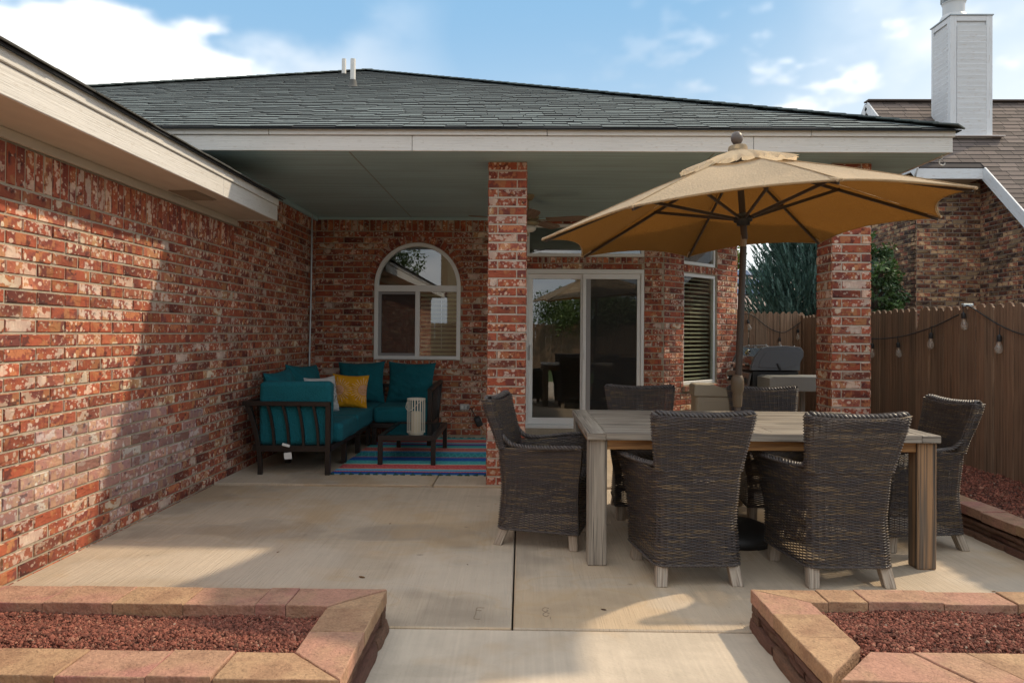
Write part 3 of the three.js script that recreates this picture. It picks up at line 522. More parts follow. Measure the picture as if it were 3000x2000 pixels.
// brick porch columns
function column(x, label) {
  const t = thing('porch_column', label, 'column', 'brick porch columns', [x, 0.02, -6.61]);
  const H = 2.77, w = 0.167, n = 36;
  const core = obj('mortar_core', box(-w + 0.006, w - 0.006, 0, H, -w + 0.006, w - 0.006, 0), mat({ lin: [0.50, 0.44, 0.36], map: null, bumpMap: grit, bumpScale: 0.004, roughness: 0.95 }), t);
  for (let f = 0; f < 4; f++) {
    const face = new THREE.Group(); face.name = 'face'; face.position.set(Math.sin(f * Math.PI / 2) * (w - 0.006), 0, Math.cos(f * Math.PI / 2) * (w - 0.006)); face.rotation.y = f * Math.PI / 2; t.add(face);
    const S = []; for (let i = 0; i < n; i++) { const y = (i + 0.5) * H / n, hd = 0.085, sd = 2 * w - hd, flip = (i + f) % 2 ? 1 : -1; const hh = H / n - JT; S.push({ x: flip * (w - hd / 2), y, L: hd - JT * 0.7, H: hh }, { x: -flip * (w - sd / 2), y, L: sd - JT * 0.7, H: hh }); }
    placeBricks(face, S, f === 0 || (f === 3 && x > 1) ? 80 : 0, brickM, null, 0.0058 + f * 0.0003);
  }
  return t;
}
column(-0.13, 'brick porch column standing beside the striped rug');
column(2.797, 'brick porch column standing behind the dining table beside the grill');
// ---------------------------------------------------------------- raised planters with stone caps and red gravel
const capFn = (a, b, seed) => (u, v) => { const n = fbm(u, v, 5, 5, 4, seed), s = fbm(u, v, 110, 110, 2, seed + 9), st = sst(0.58, 0.74, fbm(u, v, 8, 9, 4, seed + 20)); let c = mix3(a, b, sst(0.35, 0.7, n)); c = mix3(c, [0.20, 0.10, 0.06], st * 0.32); const pit = fbm(u, v, 45, 45, 3, seed + 40), k = (0.78 + 0.40 * s) * (pit > 0.68 ? 0.84 : 1) * (0.86 + 0.28 * fbm(u, v, 14, 14, 3, seed + 60)); return c.map(x => x * k); };
const pitBump = bumpTex(512, 512, (u, v) => 0.55 * fbm(u, v, 50, 50, 4, 1301) + 0.25 * fbm(u, v, 9, 9, 3, 1302) + 0.2 * sst(0.7, 0.6, fbm(u, v, 36, 36, 3, 1303)), [0.5, 0.5]);
const capM = [mat({ map: tex(512, 512, capFn([0.43, 0.225, 0.155], [0.40, 0.235, 0.145], 1300), [0.7, 0.7]), bumpMap: pitBump, bumpScale: 0.006, roughness: 0.92 }), mat({ map: tex(512, 512, capFn([0.44, 0.275, 0.155], [0.36, 0.21, 0.12], 1330), [0.7, 0.7]), bumpMap: pitBump, bumpScale: 0.006, roughness: 0.92 }), mat({ map: tex(512, 512, capFn([0.41, 0.19, 0.145], [0.43, 0.245, 0.16], 1360), [0.7, 0.7]), bumpMap: pitBump, bumpScale: 0.006, roughness: 0.92 })];
const stoneM = [mat({ map: tex(256, 256, capFn([0.27, 0.125, 0.085], [0.22, 0.105, 0.07], 1390), [0.5, 0.5]), bumpMap: grit, bumpScale: 0.012, roughness: 0.95 }), mat({ map: tex(256, 256, capFn([0.32, 0.165, 0.10], [0.24, 0.13, 0.08], 1410), [0.5, 0.5]), bumpMap: grit, bumpScale: 0.012, roughness: 0.95 })];
// a cap stone: plan polygon (x, d), top at y, with eased and chipped edges; rough marks edges that are split stone
function capStone(poly, y, h, parent, m) {
  const q = rng(Math.round(poly[0][0] * 9173 + poly[0][1] * 5171 + 77)), gap = 0.0022, cx = poly.reduce((s, p) => s + p[0], 0) / poly.length, cd = poly.reduce((s, p) => s + p[1], 0) / poly.length;
  const s = new THREE.Shape(); const P = poly.map(([x, d]) => { const l = Math.hypot(x - cx, d - cd); return [x + (cx - x) / l * gap, d + (cd - d) / l * gap]; });
  const pts = []; P.forEach((p, i) => { const n = P[(i + 1) % P.length], k = Math.max(2, Math.round(Math.hypot(n[0] - p[0], n[1] - p[1]) / 0.03)); for (let j = 0; j < k; j++) { const t = j / k, e = j ? (q() - 0.5) * 0.003 : 0; pts.push(new THREE.Vector2(p[0] + (n[0] - p[0]) * t + e, p[1] + (n[1] - p[1]) * t + e)); } });
  s.setFromPoints(pts);
  const g = new THREE.ExtrudeGeometry(s, { depth: h - 0.010, bevelEnabled: true, bevelThickness: 0.005, bevelSize: 0.0045, bevelOffset: -0.0045, bevelSegments: 2 });
  g.rotateX(-Math.PI / 2); g.translate(0, y - h + 0.005 + (q() - 0.5) * 0.007, 0); g.translate(-cx, 0, cd); g.rotateY((q() - 0.5) * 0.012); g.translate(cx, 0, -cd);
  return obj('cap_stone', g, m, parent);
}
// a rough walling stone lying along a line
function wallStone(a, b, y0, y1, out, parent, seed, thick = 0.1) {
  const q = rng(seed), [x0, d0] = a, [x1, d1] = b, L = Math.hypot(x1 - x0, d1 - d0), ux = (x1 - x0) / L, ud = (d1 - d0) / L, nx = out[0], nd = out[1];
  const g = new THREE.BoxGeometry(L - 0.006, y1 - y0 - 0.004, thick, Math.max(3, Math.round(L / 0.03)), 3, 2), p = g.attributes.position, v = V(0, 0, 0), seedN = seed % 97;
  for (let i = 0; i < p.count; i++) {
    v.fromBufferAttribute(p, i); const n = fbm((v.x + seedN) * 0.13, (v.y * 3 + seedN * 0.7) * 0.13, 64, 64, 3, 1500) - 0.5, edge = Math.min(1, (L / 2 - Math.abs(v.x)) / 0.02 + 0.35) * Math.min(1, ((y1 - y0) / 2 - Math.abs(v.y)) / 0.012 + 0.45);
    const z = v.z > 0 ? v.z - (1 - edge) * 0.016 + n * 0.022 : v.z; const along = v.x, y = (y0 + y1) / 2 + v.y + (fbm((v.x + seedN) * 0.09, 0.3, 64, 64, 2, 1520) - 0.5) * 0.008;
    p.setXYZ(i, (x0 + x1) / 2 + ux * along + nx * z, y, -((d0 + d1) / 2 + ud * along + nd * z));
  }
  g.computeVertexNormals(); return obj('wall_stone', g, stoneM[Math.floor(q() * 2)], parent);
}
function gravelBed(name, label, x0, x1, d0, d1, height, count, size, seed) {
  const q = rng(seed), nx = Math.ceil((x1 - x0) / 0.05), nd = Math.ceil((d1 - d0) / 0.05), g = new THREE.PlaneGeometry(x1 - x0, d1 - d0, nx, nd), p = g.attributes.position;
  g.rotateX(-Math.PI / 2); for (let i = 0; i < p.count; i++) { const x = p.getX(i) + (x0 + x1) / 2, z = p.getZ(i) - (d0 + d1) / 2; p.setXYZ(i, x, height(x, -z) - 0.004, z); } g.computeVertexNormals();
  const bed = obj('gravel_bed', g, mat({ lin: [0.11, 0.042, 0.028], roughness: 1, bumpMap: grit, bumpScale: 0.02 })); bed.userData = { kind: 'stuff', label: label[0], category: 'gravel' };
  const ic = new THREE.IcosahedronGeometry(1, 0), ip = ic.attributes.position, mv = new Map(); for (let i = 0; i < ip.count; i++) { const k = [ip.getX(i), ip.getY(i), ip.getZ(i)].map(v => v.toFixed(3)).join(); if (!mv.has(k)) mv.set(k, 0.65 + q() * 0.6); const s = mv.get(k); ip.setXYZ(i, ip.getX(i) * s, ip.getY(i) * s * 0.75, ip.getZ(i) * s); } ic.computeVertexNormals();
  const im = new THREE.InstancedMesh(ic, mat({ color: 0xffffff, roughness: 0.95 }), count), M = new THREE.Matrix4(), C = new THREE.Color();
  for (let i = 0; i < count; i++) {
    const x = x0 + 0.006 + (x1 - x0 - 0.012) * q(), d = d0 + 0.006 + (d1 - d0 - 0.012) * q(), s = size * (q() < 0.03 ? 1.6 : 1) * (0.45 + 0.9 * q() ** 2);
    M.compose(V(x, height(x, d) + s * 0.25, -d), new THREE.Quaternion().setFromEuler(new THREE.Euler(q() * 6, q() * 6, q() * 6)), V(s, s, s * (0.7 + 0.6 * q()))); im.setMatrixAt(i, M);
    const t = 0.4 + 1.05 * q(), pale = q(); im.setColorAt(i, pale < 0.008 ? C.setRGB(0.36, 0.26, 0.19) : pale < 0.12 ? C.setRGB(0.30 * t, 0.14 * t, 0.09 * t) : C.setRGB(0.23 * t, 0.078 * t, 0.05 * t));
  }
  im.name = numbered(name); im.userData = { kind: 'stuff', label: label[1], category: 'gravel' }; sh(im); scene.add(im);
}
const TOP = 0.168, CH = 0.062, CW = 0.215;
function stonesUnder(t, line, out, seed) { // two or three ledgestone courses below the caps along a line of (x, d)
  const q = rng(seed), [a, b] = line, L = Math.hypot(b[0] - a[0], b[1] - a[1]);
  for (const [y0, y1, o] of [[-0.03, 0.038, 0.012], [0.038, 0.072, -0.010], [0.072, TOP - CH, -0.004]]) { let s = 0; while (s < L - 0.02) { let w = 0.16 + 0.28 * q(); if (L - s - w < 0.08) w = L - s; const P = k => [a[0] + (b[0] - a[0]) * k / L + out[0] * (o - 0.05), a[1] + (b[1] - a[1]) * k / L + out[1] * (o - 0.05)]; wallStone(P(s), P(s + w), y0, y1, out, t, seed + Math.floor(s * 1000) + Math.floor(y0 * 700)); s += w; } }
}
{ // left planter: outer edge x = -0.6, from d 2.5 to 3.375, running out of the picture to the left
  const t = thing('raised_planter', 'low stone planter with pink cap stones in front of the brick wing', 'planter', 'raised stone planters');
  const X1 = -0.595, D0 = 2.495, D1 = 3.378, XL = -3.3, xi = X1 - CW, di = D1 - CW, dn = D0 + CW;
  const caps = [[[X1, D1], [xi, di], [-0.985, di], [-0.985, D1]]];
  let m = 0; const put = p => capStone(p, TOP, CH, t, capM[[0, 2, 0, 1, 0, 2, 1, 0][m++ % 8]]);
  put(caps[0]);
  { const xs = [-0.985, -1.115, -1.42, -1.72, -2.02, -2.33, -2.64, -2.95, XL]; for (let i = 0; i + 1 < xs.length; i++) put([[xs[i], di], [xs[i + 1], di], [xs[i + 1], D1], [xs[i], D1]]); }
  m = 3; put([[X1, D1], [X1, D1 - 0.245], [xi, D1 - 0.245], [xi, di]]); m = 1 + 2; put([[X1, 3.131], [X1, 2.90], [xi, 2.90], [xi, 3.131]]); m = 4; put([[X1, 2.90], [X1, D0], [xi, dn], [xi, 2.90]]);
  m = 3; { const xs = [xi - 0.03, -1.035, -1.245, -1.55, -1.87, -2.2, -2.5, -2.8, XL]; put([[X1, D0], [-1.02, D0], [-1.02, dn], [xi, dn]]); for (let i = 1; i + 1 < xs.length; i++) put([[i === 1 ? -1.024 : xs[i], D0], [i === 1 ? -1.024 : xs[i], dn], [xs[i + 1], dn], [xs[i + 1], D0]]); }
  stonesUnder(t, [[X1, D0], [X1, D1]], [1, 0], 4100); stonesUnder(t, [[X1, D1], [XL, D1]], [0, 1], 4200); stonesUnder(t, [[XL, D0], [X1, D0]], [0, -1], 4300);
  obj('backing', merge([box(XL, X1 - 0.08, -0.05, TOP - CH - 0.002, -D1 + 0.08, -di + 0.0, 0), box(xi, X1 - 0.08, -0.05, TOP - CH - 0.002, -di, -D0 - 0.08, 0), box(XL, xi, -0.05, TOP - CH - 0.002, -dn, -D0 - 0.08, 0)]), soilM, t);
  gravelBed('red_gravel', ['dark red earth under the gravel in the planter by the brick wing', 'crushed red gravel filling the planter by the brick wing'], XL, xi + 0.01, dn - 0.01, di + 0.01, (x, d) => 0.118 + 0.03 * Math.exp(-(((d - 2.86) / 0.16) ** 2)) + 0.03 * (fbm(x * 0.2 + 3, d * 0.2, 32, 32, 3, 1600) - 0.5), 24000, 0.0066, 71);
}
{ // right planter
  const t = thing('raised_planter', 'low stone planter with mitred corner cap stones in front of the wicker chairs', 'planter', 'raised stone planters');
  const X0 = 1.045, D0 = 2.50, D1 = 3.45, XR = 3.5, xi = X0 + CW, di = D1 - CW * 0.75, dn = D0 + CW; let m = 0; const put = p => capStone(p, TOP, CH, t, capM[[1, 1, 0, 0, 1, 2, 0][m++ % 7]]);
  put([[X0, D1], [1.335, D1], [1.335, di], [xi, di]]);
  { const xs = [1.335, 1.505, 1.83, 2.145, 2.45, 2.77, 3.1, XR]; for (let i = 0; i + 1 < xs.length; i++) put([[xs[i], di], [xs[i], D1], [xs[i + 1], D1], [xs[i + 1], di]]); }
  m = 2; put([[X0, D1], [xi, di], [xi, 3.14], [X0, 3.14]]); m = 1; put([[X0, 3.14], [xi, 3.14], [xi, 2.90], [X0, 2.90]]); m = 0; put([[X0, 2.90], [xi, 2.90], [xi, dn + 0.10], [X0 + 0.01, D0 + 0.07]]);
  m = 2; put([[X0 + 0.03, D0 + 0.05], [xi + 0.02, dn + 0.07], [1.43, dn + 0.06], [1.52, D0 + 0.03]]); { const xs = [1.52, 1.70, 2.06, 2.4, 2.8, XR]; const xt = [1.43, 1.62, 2.0, 2.4, 2.8, XR]; for (let i = 0; i + 1 < xs.length; i++) put([[xs[i], D0 + 0.03], [xt[i], dn + 0.06], [xt[i + 1], dn + 0.06], [xs[i + 1], D0 + 0.03]]); }
  stonesUnder(t, [[X0, D0], [X0, D1]], [-1, 0], 5100); stonesUnder(t, [[X0, D1], [XR, D1]], [0, 1], 5200); stonesUnder(t, [[XR, D0 + 0.03], [X0, D0 + 0.03]], [0, -1], 5300);
  obj('backing', merge([box(X0 + 0.08, XR, -0.05, TOP - CH - 0.002, -D1 + 0.08, -di, 0), box(X0 + 0.08, xi, -0.05, TOP - CH - 0.002, -di, -D0 - 0.11, 0), box(xi, XR, -0.05, TOP - CH - 0.002, -dn - 0.05, -D0 - 0.11, 0)]), soilM, t);
  gravelBed('red_gravel', ['dark red earth under the gravel in the planter by the wicker chairs', 'crushed red gravel filling the planter by the wicker chairs'], xi - 0.01, XR, dn + 0.05, di + 0.01, (x, d) => 0.122 + 0.022 * Math.exp(-(((d - 3.0) / 0.2) ** 2)) + 0.03 * (fbm(x * 0.2 + 1, d * 0.2, 32, 32, 3, 1610) - 0.5), 21000, 0.0066, 72);
}
{ // bed along the side fence
  const t = thing('raised_planter', 'long stone edged bed running along the brown side fence', 'planter', 'raised stone planters');
  const X0 = 2.985, X1 = 3.16, D0 = 3.6, D1 = 8.4; let d = D0, i = 0; const q = rng(61);
  while (d < D1 - 0.1) { const w = 0.3 + 0.05 * q(); capStone([[X0, d], [X1, d], [X1, Math.min(D1, d + w)], [X0, Math.min(D1, d + w)]], 0.185, CH, t, capM[(i++ * 2) % 3]); d += w; }
  stonesUnder(t, [[X0, D0], [X0, D1]], [-1, 0], 6100);
  obj('backing', box(X0 + 0.07, X1, -0.05, 0.12, -D1, -D0, 0), soilM, t);
  gravelBed('red_gravel', ['dark red earth under the gravel along the side fence', 'crushed red gravel in the bed along the side fence'], X1 - 0.01, 4.12, D0, D1 + 2, (x, d2) => 0.15 + 0.02 * (fbm(x * 0.2 + 1, d2 * 0.2, 32, 32, 3, 1620) - 0.5), 22000, 0.0095, 73);
  tag(obj('dry_twig', merge([tube([[3.55, 0.185, -5.3], [3.62, 0.20, -5.45], [3.72, 0.19, -5.42], [3.80, 0.185, -5.55]], 0.004, 5), tube([[3.62, 0.20, -5.45], [3.66, 0.21, -5.6], [3.75, 0.19, -5.72]], 0.003, 5)]), mat({ lin: [0.12, 0.08, 0.05], roughness: 1 })), 'thin dry stem lying on the red gravel by the fence', 'twig');
}
// a few leaves and bits on the slab
{ const q = rng(909), lm = [mat({ lin: [0.09, 0.045, 0.025], roughness: 0.9 }), mat({ lin: [0.16, 0.08, 0.03], roughness: 0.9 })]; for (const [x, d, s, lab] of [[-0.85, 4.05, 0.022, 'largest dry leaf on the slab between the left planter and the rug'], [0.40, 3.62, 0.016, 'dry leaf on the slab beside the umbrella shadow edge in front of the table'], [2.45, 3.95, 0.012, 'dry leaf on the slab behind the right planter'], [2.38, 4.6, 0.012, 'dry leaf on the slab at the foot of the right front table leg'], [-1.45, 4.5, 0.01, 'tiny dry leaf in the sunlit patch by the brick wing'], [-0.3, 4.3, 0.008, 'tiny dry leaf beside the long slab joint'], [-0.9, 5.2, 0.009, 'tiny dry leaf on the shaded slab in front of the porch']]) { const g = new THREE.SphereGeometry(s, 6, 4); g.scale(1, 0.18, 0.42); g.translate(0, s * 0.2, 0); const l = obj('dry_leaf', g, lm[q() < 0.5 ? 0 : 1]); l.position.set(x, 0.0, -d); l.rotation.y = q() * 6; tag(l, lab, 'leaf', 'dry leaves on the slab'); } }

// ---------------------------------------------------------------- dining table
const TY = 0.76, darkLegM = mat({ map: tex(512, 512, woodFn([0.40, 0.235, 0.12], [0.15, 0.118, 0.09], [0.07, 0.055, 0.043], 790), [1.2, 0.35]), bumpMap: woodBump, bumpScale: 0.003, roughness: 0.75 });  // orange grain tone paints in the sunlit streak of the right leg
{
  const t = thing('dining_table', 'weathered grey wooden dining table with thick square legs under the umbrella', 'table'), x0 = 0.375, x1 = 2.36, d0 = 4.275, d1 = 5.57, th = 0.042, e = 0.105, y0 = TY - th;
  const plank = (a, b, c, d, grain, y = TY) => obj('plank', box(a, b, y0, y, -d, -c, 0.003, grain), tableM, t);
  plank(x0, x0 + e, d0, d1, 2); plank(x1 - e, x1, d0, d1, 2);
  plank(x0 + e + 0.002, x1 - e - 0.002, d0, d0 + 0.10, 0); plank(x0 + e + 0.002, x1 - e - 0.002, d1 - 0.10, d1, 0);
  const cx = (x0 + x1) / 2 + 0.02, cw = 0.06, in0 = d0 + 0.103, in1 = d1 - 0.103, n = 11, w = (in1 - in0) / n;
  const dc = 4.925; plank(cx - cw, cx + cw, in0, dc - 0.03, 2); plank(cx - cw, cx + cw, dc + 0.03, in1, 2); obj('hole_ring', at(lathe([[0.022, -0.03], [0.022, 0.004], [0.04, 0.004], [0.042, 0.0], [0.042, -0.03]], 24), cx, TY - 0.001, -dc), blackM, t);
  for (const [a, b] of [[cx - cw, cx - 0.035], [cx + 0.035, cx + cw]]) plank(a, b, dc - 0.029, dc + 0.029, 2);
  for (let k = 0; k < n; k++) { const c = in0 + k * w + 0.0022, d = in0 + (k + 1) * w - 0.0022, y = TY + rr(-0.0018, 0.0006); plank(x0 + e + 0.002, cx - cw - 0.002, c, d, 0, y); plank(cx + cw + 0.002, x1 - e - 0.002, c, d, 0, y); }
  const L = 0.108, i = 0.008, a = t;
  for (const [x, d] of [[x0 + i, d0 + 0.03], [x1 - i - L, d0 + 0.03], [x0 + i, d1 - 0.03 - L], [x1 - i - L, d1 - 0.03 - L]]) obj('leg', box(x, x + L, 0, y0 - 0.001, -d - L, -d, 0.006, 1), x > 1 ? darkLegM : tableM, t);
  obj('apron', merge([box(x0 + i + L, x1 - i - L, y0 - 0.058, y0 - 0.001, -d0 - 0.075, -d0 - 0.048, 0.002, 0), box(x0 + i + L, x1 - i - L, y0 - 0.058, y0 - 0.001, -d1 + 0.048, -d1 + 0.075, 0.002, 0), box(x0 + 0.03, x0 + 0.055, y0 - 0.058, y0 - 0.001, -d1 + 0.03 + L, -d0 - 0.03 - L, 0.002, 2), box(x1 - 0.055, x1 - 0.03, y0 - 0.058, y0 - 0.001, -d1 + 0.03 + L, -d0 - 0.03 - L, 0.002, 2)]), apronM, t);
}
// ---------------------------------------------------------------- woven dining chairs
const wickerM = mat({ color: 0xffffff, roughness: 0.42, vertexColors: true });
class Weave {
  constructor() { this.p = []; this.n = []; this.c = []; this.i = []; }
  strand(pts, ups, nrm, h, w, col) { // diamond section swept along pts
    const base = this.p.length / 3, tv = [0, 1, 2].map(k => pts[1][k] - pts[0][k]), U = ups[0], Q = nrm[0], flip = (U[1] * Q[2] - U[2] * Q[1]) * tv[0] + (U[2] * Q[0] - U[0] * Q[2]) * tv[1] + (U[0] * Q[1] - U[1] * Q[0]) * tv[2] < 0;
    for (let k = 0; k < pts.length; k++) { const P = pts[k], u = ups[k], n = nrm[k]; for (const [a, b] of [[1, 0], [0, 1], [-1, 0], [0, -1]]) { this.p.push(P[0] + u[0] * h * a + n[0] * w * b, P[1] + u[1] * h * a + n[1] * w * b, P[2] + u[2] * h * a + n[2] * w * b); this.n.push(u[0] * a + n[0] * b, u[1] * a + n[1] * b, u[2] * a + n[2] * b); this.c.push(...(typeof col === 'function' ? col(k) : col)); } }
    for (let k = 0; k + 1 < pts.length; k++) for (let f = 0; f < 4; f++) { const a = base + k * 4 + f, b = base + k * 4 + (f + 1) % 4, c = a + 4, d = b + 4; flip ? this.i.push(a, c, b, b, c, d) : this.i.push(a, b, c, b, d, c); }
  }
  geo() { const g = new THREE.BufferGeometry(); g.setAttribute('position', new THREE.Float32BufferAttribute(this.p, 3)); g.setAttribute('normal', new THREE.Float32BufferAttribute(this.n, 3)); g.setAttribute('color', new THREE.Float32BufferAttribute(this.c, 3)); g.setIndex(this.i); return g; }
}
function makeChair() {
  const root = new THREE.Group(), q = rng(4242), lerp = (pts, y) => { for (let i = 1; i < pts.length; i++) if (y <= pts[i][0] || i === pts.length - 1) { let t = (y - pts[i - 1][0]) / (pts[i][0] - pts[i - 1][0]); t = Math.min(1.2, Math.max(0, t)); const e = t * t * (3 - 2 * t) * 0.5 + t * 0.5; return pts[i - 1][1] + (pts[i][1] - pts[i - 1][1]) * e; } };
  const wf = y => lerp([[0.10, 0.535], [0.3, 0.545], [0.48, 0.605], [0.63, 0.705]], y), wb = y => lerp([[0.10, 0.465], [0.35, 0.44], [0.6, 0.465], [0.9, 0.548]], y), zb = y => lerp([[0.10, -0.262], [0.35, -0.246], [0.58, -0.262], [0.9, -0.362]], y), zf = y => lerp([[0.10, 0.255], [0.35, 0.25], [0.63, 0.285]], y);
  const strandTone = () => { const r = q(), t = 0.8 + 0.4 * q(); return r < 0.16 ? [0.185 * t, 0.132 * t, 0.078 * t] : r < 0.5 ? [0.100 * t, 0.077 * t, 0.062 * t] : [0.075 * t, 0.064 * t, 0.064 * t]; };
  // path round the shell at height y: list of [x, z, nx, nz, section]; inset moves it inwards
  function resample(raw, step) { const out = []; let acc = 0; const L = [0]; for (let i = 1; i < raw.length; i++) L.push(L[i - 1] + Math.hypot(raw[i][0] - raw[i - 1][0], raw[i][1] - raw[i - 1][1])); const T = L[L.length - 1], n = Math.round(T / step); let j = 0; for (let k = 0; k <= n; k++) { const s = T * k / n; while (j < L.length - 2 && L[j + 1] < s) j++; const t = (s - L[j]) / (L[j + 1] - L[j] || 1); out.push([raw[j][0] + (raw[j + 1][0] - raw[j][0]) * t, raw[j][1] + (raw[j + 1][1] - raw[j][1]) * t]); } return { pts: out, T }; }
  const STAKE = 0.0425;
  function uPath(y, ins) { const a = wf(y) / 2 - ins, b = wb(y) / 2 - ins, z0 = zb(y) + ins, z1 = zf(y), r = Math.max(0.02, 0.065 - ins * 0.5), raw = []; raw.push([-a, z1], [-a, z1 - 0.02]); raw.push([-b, z0 + r]); for (let k = 1; k < 6; k++) { const t = k / 6 * Math.PI / 2; raw.push([-b + r - r * Math.cos(t), z0 + r - r * Math.sin(t)]); } raw.push([-b + r, z0], [b - r, z0]); for (let k = 1; k < 6; k++) { const t = k / 6 * Math.PI / 2; raw.push([b - r + r * Math.sin(t), z0 + r - r * Math.cos(t)]); } raw.push([b, z0 + r], [a, z1 - 0.02], [a, z1]); return raw; }
  function row(W, raw, yOf, phase, n0, tone, h = 0.0032, amp = 0.0058, nm = 1) { // n0: number of stakes along the path
    const { pts, T } = resample(raw, T0(raw) / (n0 * 2)), P = [], U = [], N = [];
    for (let k = 0; k < pts.length; k++) { const a = pts[Math.max(0, k - 1)], b = pts[Math.min(pts.length - 1, k + 1)], tx = b[0] - a[0], tz = b[1] - a[1], l = Math.hypot(tx, tz) || 1, nx = -tz / l * -nm, nz = tx / l * -nm, s = k / (pts.length - 1), d = amp * Math.cos(s * n0 * Math.PI + phase); P.push([pts[k][0] + nx * d, yOf(pts[k]), pts[k][1] + nz * d]); U.push([0, 1, 0]); N.push([nx, 0, nz]); }
    let left = 0, cur = tone; const tones = P.map(() => { if (left-- <= 0) { cur = strandTone(); left = 2 + Math.floor(q() * 6); } return cur; }); W.strand(P, U, N, h, 0.0024, k => tones[k]);
  }
  const T0 = raw => { let s = 0; for (let i = 1; i < raw.length; i++) s += Math.hypot(raw[i][0] - raw[i - 1][0], raw[i][1] - raw[i - 1][1]); return s; };
  const PITCH = 0.0072, YB = 0.108, YA = 0.605, YT = 0.895, lift = p => p[1] > -0.15 ? 1 + 0.055 * Math.min(1, (p[1] + 0.15) / 0.35) : 1;
  const yy = y => p => YB + (y - YB) * lift(p);
  const part = (name, W) => obj(name, W.geo(), wickerM, root);
  // sides and lower back, outer and inner skins: split into three parts by x and z
  const panels = { side_panel: [new Weave(), new Weave()], back_panel: new Weave(), front_panel: new Weave(), seat: new Weave() };
  const splitRow = (raw, yOf, phase, n0, tone, nm) => { // sides from the front to the corner, back between the corners
    const n = raw.length, cutL = raw.slice(0, 4), mid = raw.slice(3, n - 3), cutR = raw.slice(n - 4), tot = T0(raw), a = T0(cutL) / tot, b = T0(mid) / tot;
    const nl = Math.round(n0 * 0.33), nb = n0 - 2 * nl;
    row(panels.side_panel[0], cutL, yOf, phase, nl, tone, undefined, undefined, nm); row(panels.back_panel, mid, yOf, phase + nl * Math.PI, nb, tone, undefined, undefined, nm); row(panels.side_panel[1], cutR, yOf, phase + (nl + nb) * Math.PI, nl, tone, undefined, undefined, nm);
  };
  let ri = 0;
  for (let y = YB; y < YA; y += PITCH, ri++) { splitRow(uPath(y, 0), yy(y), (ri % 2) * Math.PI, 42, strandTone(), 1); }
  for (let y = 0.40; y < YA; y += PITCH * 1.2, ri++) splitRow(uPath(y, 0.042), yy(y), (ri % 2) * Math.PI, 42, strandTone(), 1);
  // back above the arms: closed loop
  const loop = (y) => { const b = wb(y) / 2, z0 = zb(y), th = 0.062 + 0.018 * (y - YA) / (YT - YA), r = 0.03, raw = []; const c = [[-b + r, z0 + th - r, Math.PI / 2], [-b + r, z0 + r, Math.PI], [b - r, z0 + r, -Math.PI / 2], [b - r, z0 + th - r, 0]]; for (const [cx, cz, a0] of c) for (let k = 0; k <= 4; k++) { const t = a0 + k / 4 * Math.PI / 2; raw.push([cx + r * Math.cos(t), cz - r * Math.sin(t) * -1]); } raw.push(raw[0].slice()); return raw; };
  const loopOK = y => { const b = wb(y) / 2, z0 = zb(y), th = 0.062 + 0.018 * (y - YA) / (YT - YA), r = 0.03, raw = []; const arc = (cx, cz, s, e) => { for (let k = 0; k <= 4; k++) { const t = s + (e - s) * k / 4; raw.push([cx + r * Math.cos(t), cz + r * Math.sin(t)]); } }; arc(-b + r, z0 + th - r, Math.PI / 2, Math.PI); arc(-b + r, z0 + r, Math.PI, 1.5 * Math.PI); arc(b - r, z0 + r, 1.5 * Math.PI, 2 * Math.PI); arc(b - r, z0 + th - r, 0, Math.PI / 2); raw.push(raw[0].slice()); return raw; };
  const BW = new Weave(), crown = y => p => y + (y - YA) / (YT - YA) * (0.016 * p[0] * p[0] / 0.07);
  for (let y = YA - 0.004; y < YT; y += PITCH, ri++) row(BW, loopOK(y), crown(y), (ri % 2) * Math.PI, 34, strandTone());
  // stakes
  const stakeU = (W, raws, n, side) => { for (let k = 0; k <= n; k++) { const P = [], U = [], N = []; for (const [raw, yf] of raws) { const { pts } = resample(raw, T0(raw) / n), p = pts[Math.min(k, pts.length - 1)], a = pts[Math.max(0, k - 1)], b = pts[Math.min(pts.length - 1, k + 1)], l = Math.hypot(b[0] - a[0], b[1] - a[1]) || 1; P.push([p[0], yf(p), p[1]]); U.push([(b[0] - a[0]) / l, 0, (b[1] - a[1]) / l]); N.push([(b[1] - a[1]) / l, 0, -(b[0] - a[0]) / l]); } W.strand(P, U, N, 0.0030, 0.0018, [0.13, 0.11, 0.10]); } };
  stakeU(panels.back_panel, [0.108, 0.2, 0.3, 0.4, 0.5, 0.6].map(y => [uPath(y, 0.002), yy(y)]), 42); stakeU(panels.back_panel, [0.40, 0.5, 0.6].map(y => [uPath(y, 0.042), yy(y)]), 42);
  stakeU(BW, [0.60, 0.7, 0.8, 0.89].map(y => [loopOK(y), crown(y)]), 34);
  for (let y = YB; y < 0.43; y += PITCH, ri++) { const a = wf(y) / 2, z = zf(y); row(panels.front_panel, [[a, z], [0, z + 0.006], [-a, z]], () => y, (ri % 2) * Math.PI, 16, strandTone()); }
  // front faces of the arms
  for (const s of [-1, 1]) for (let y = YB; y < YA; y += PITCH, ri++) { const a = wf(y) / 2 * s, z = zf(y); row(panels.side_panel[s < 0 ? 0 : 1], s > 0 ? [[a, z], [a - 0.042, z]] : [[a + 0.042, z], [a, z]], p => YB + (y - YB) * lift(p), (ri % 2) * Math.PI, 2, strandTone()); }
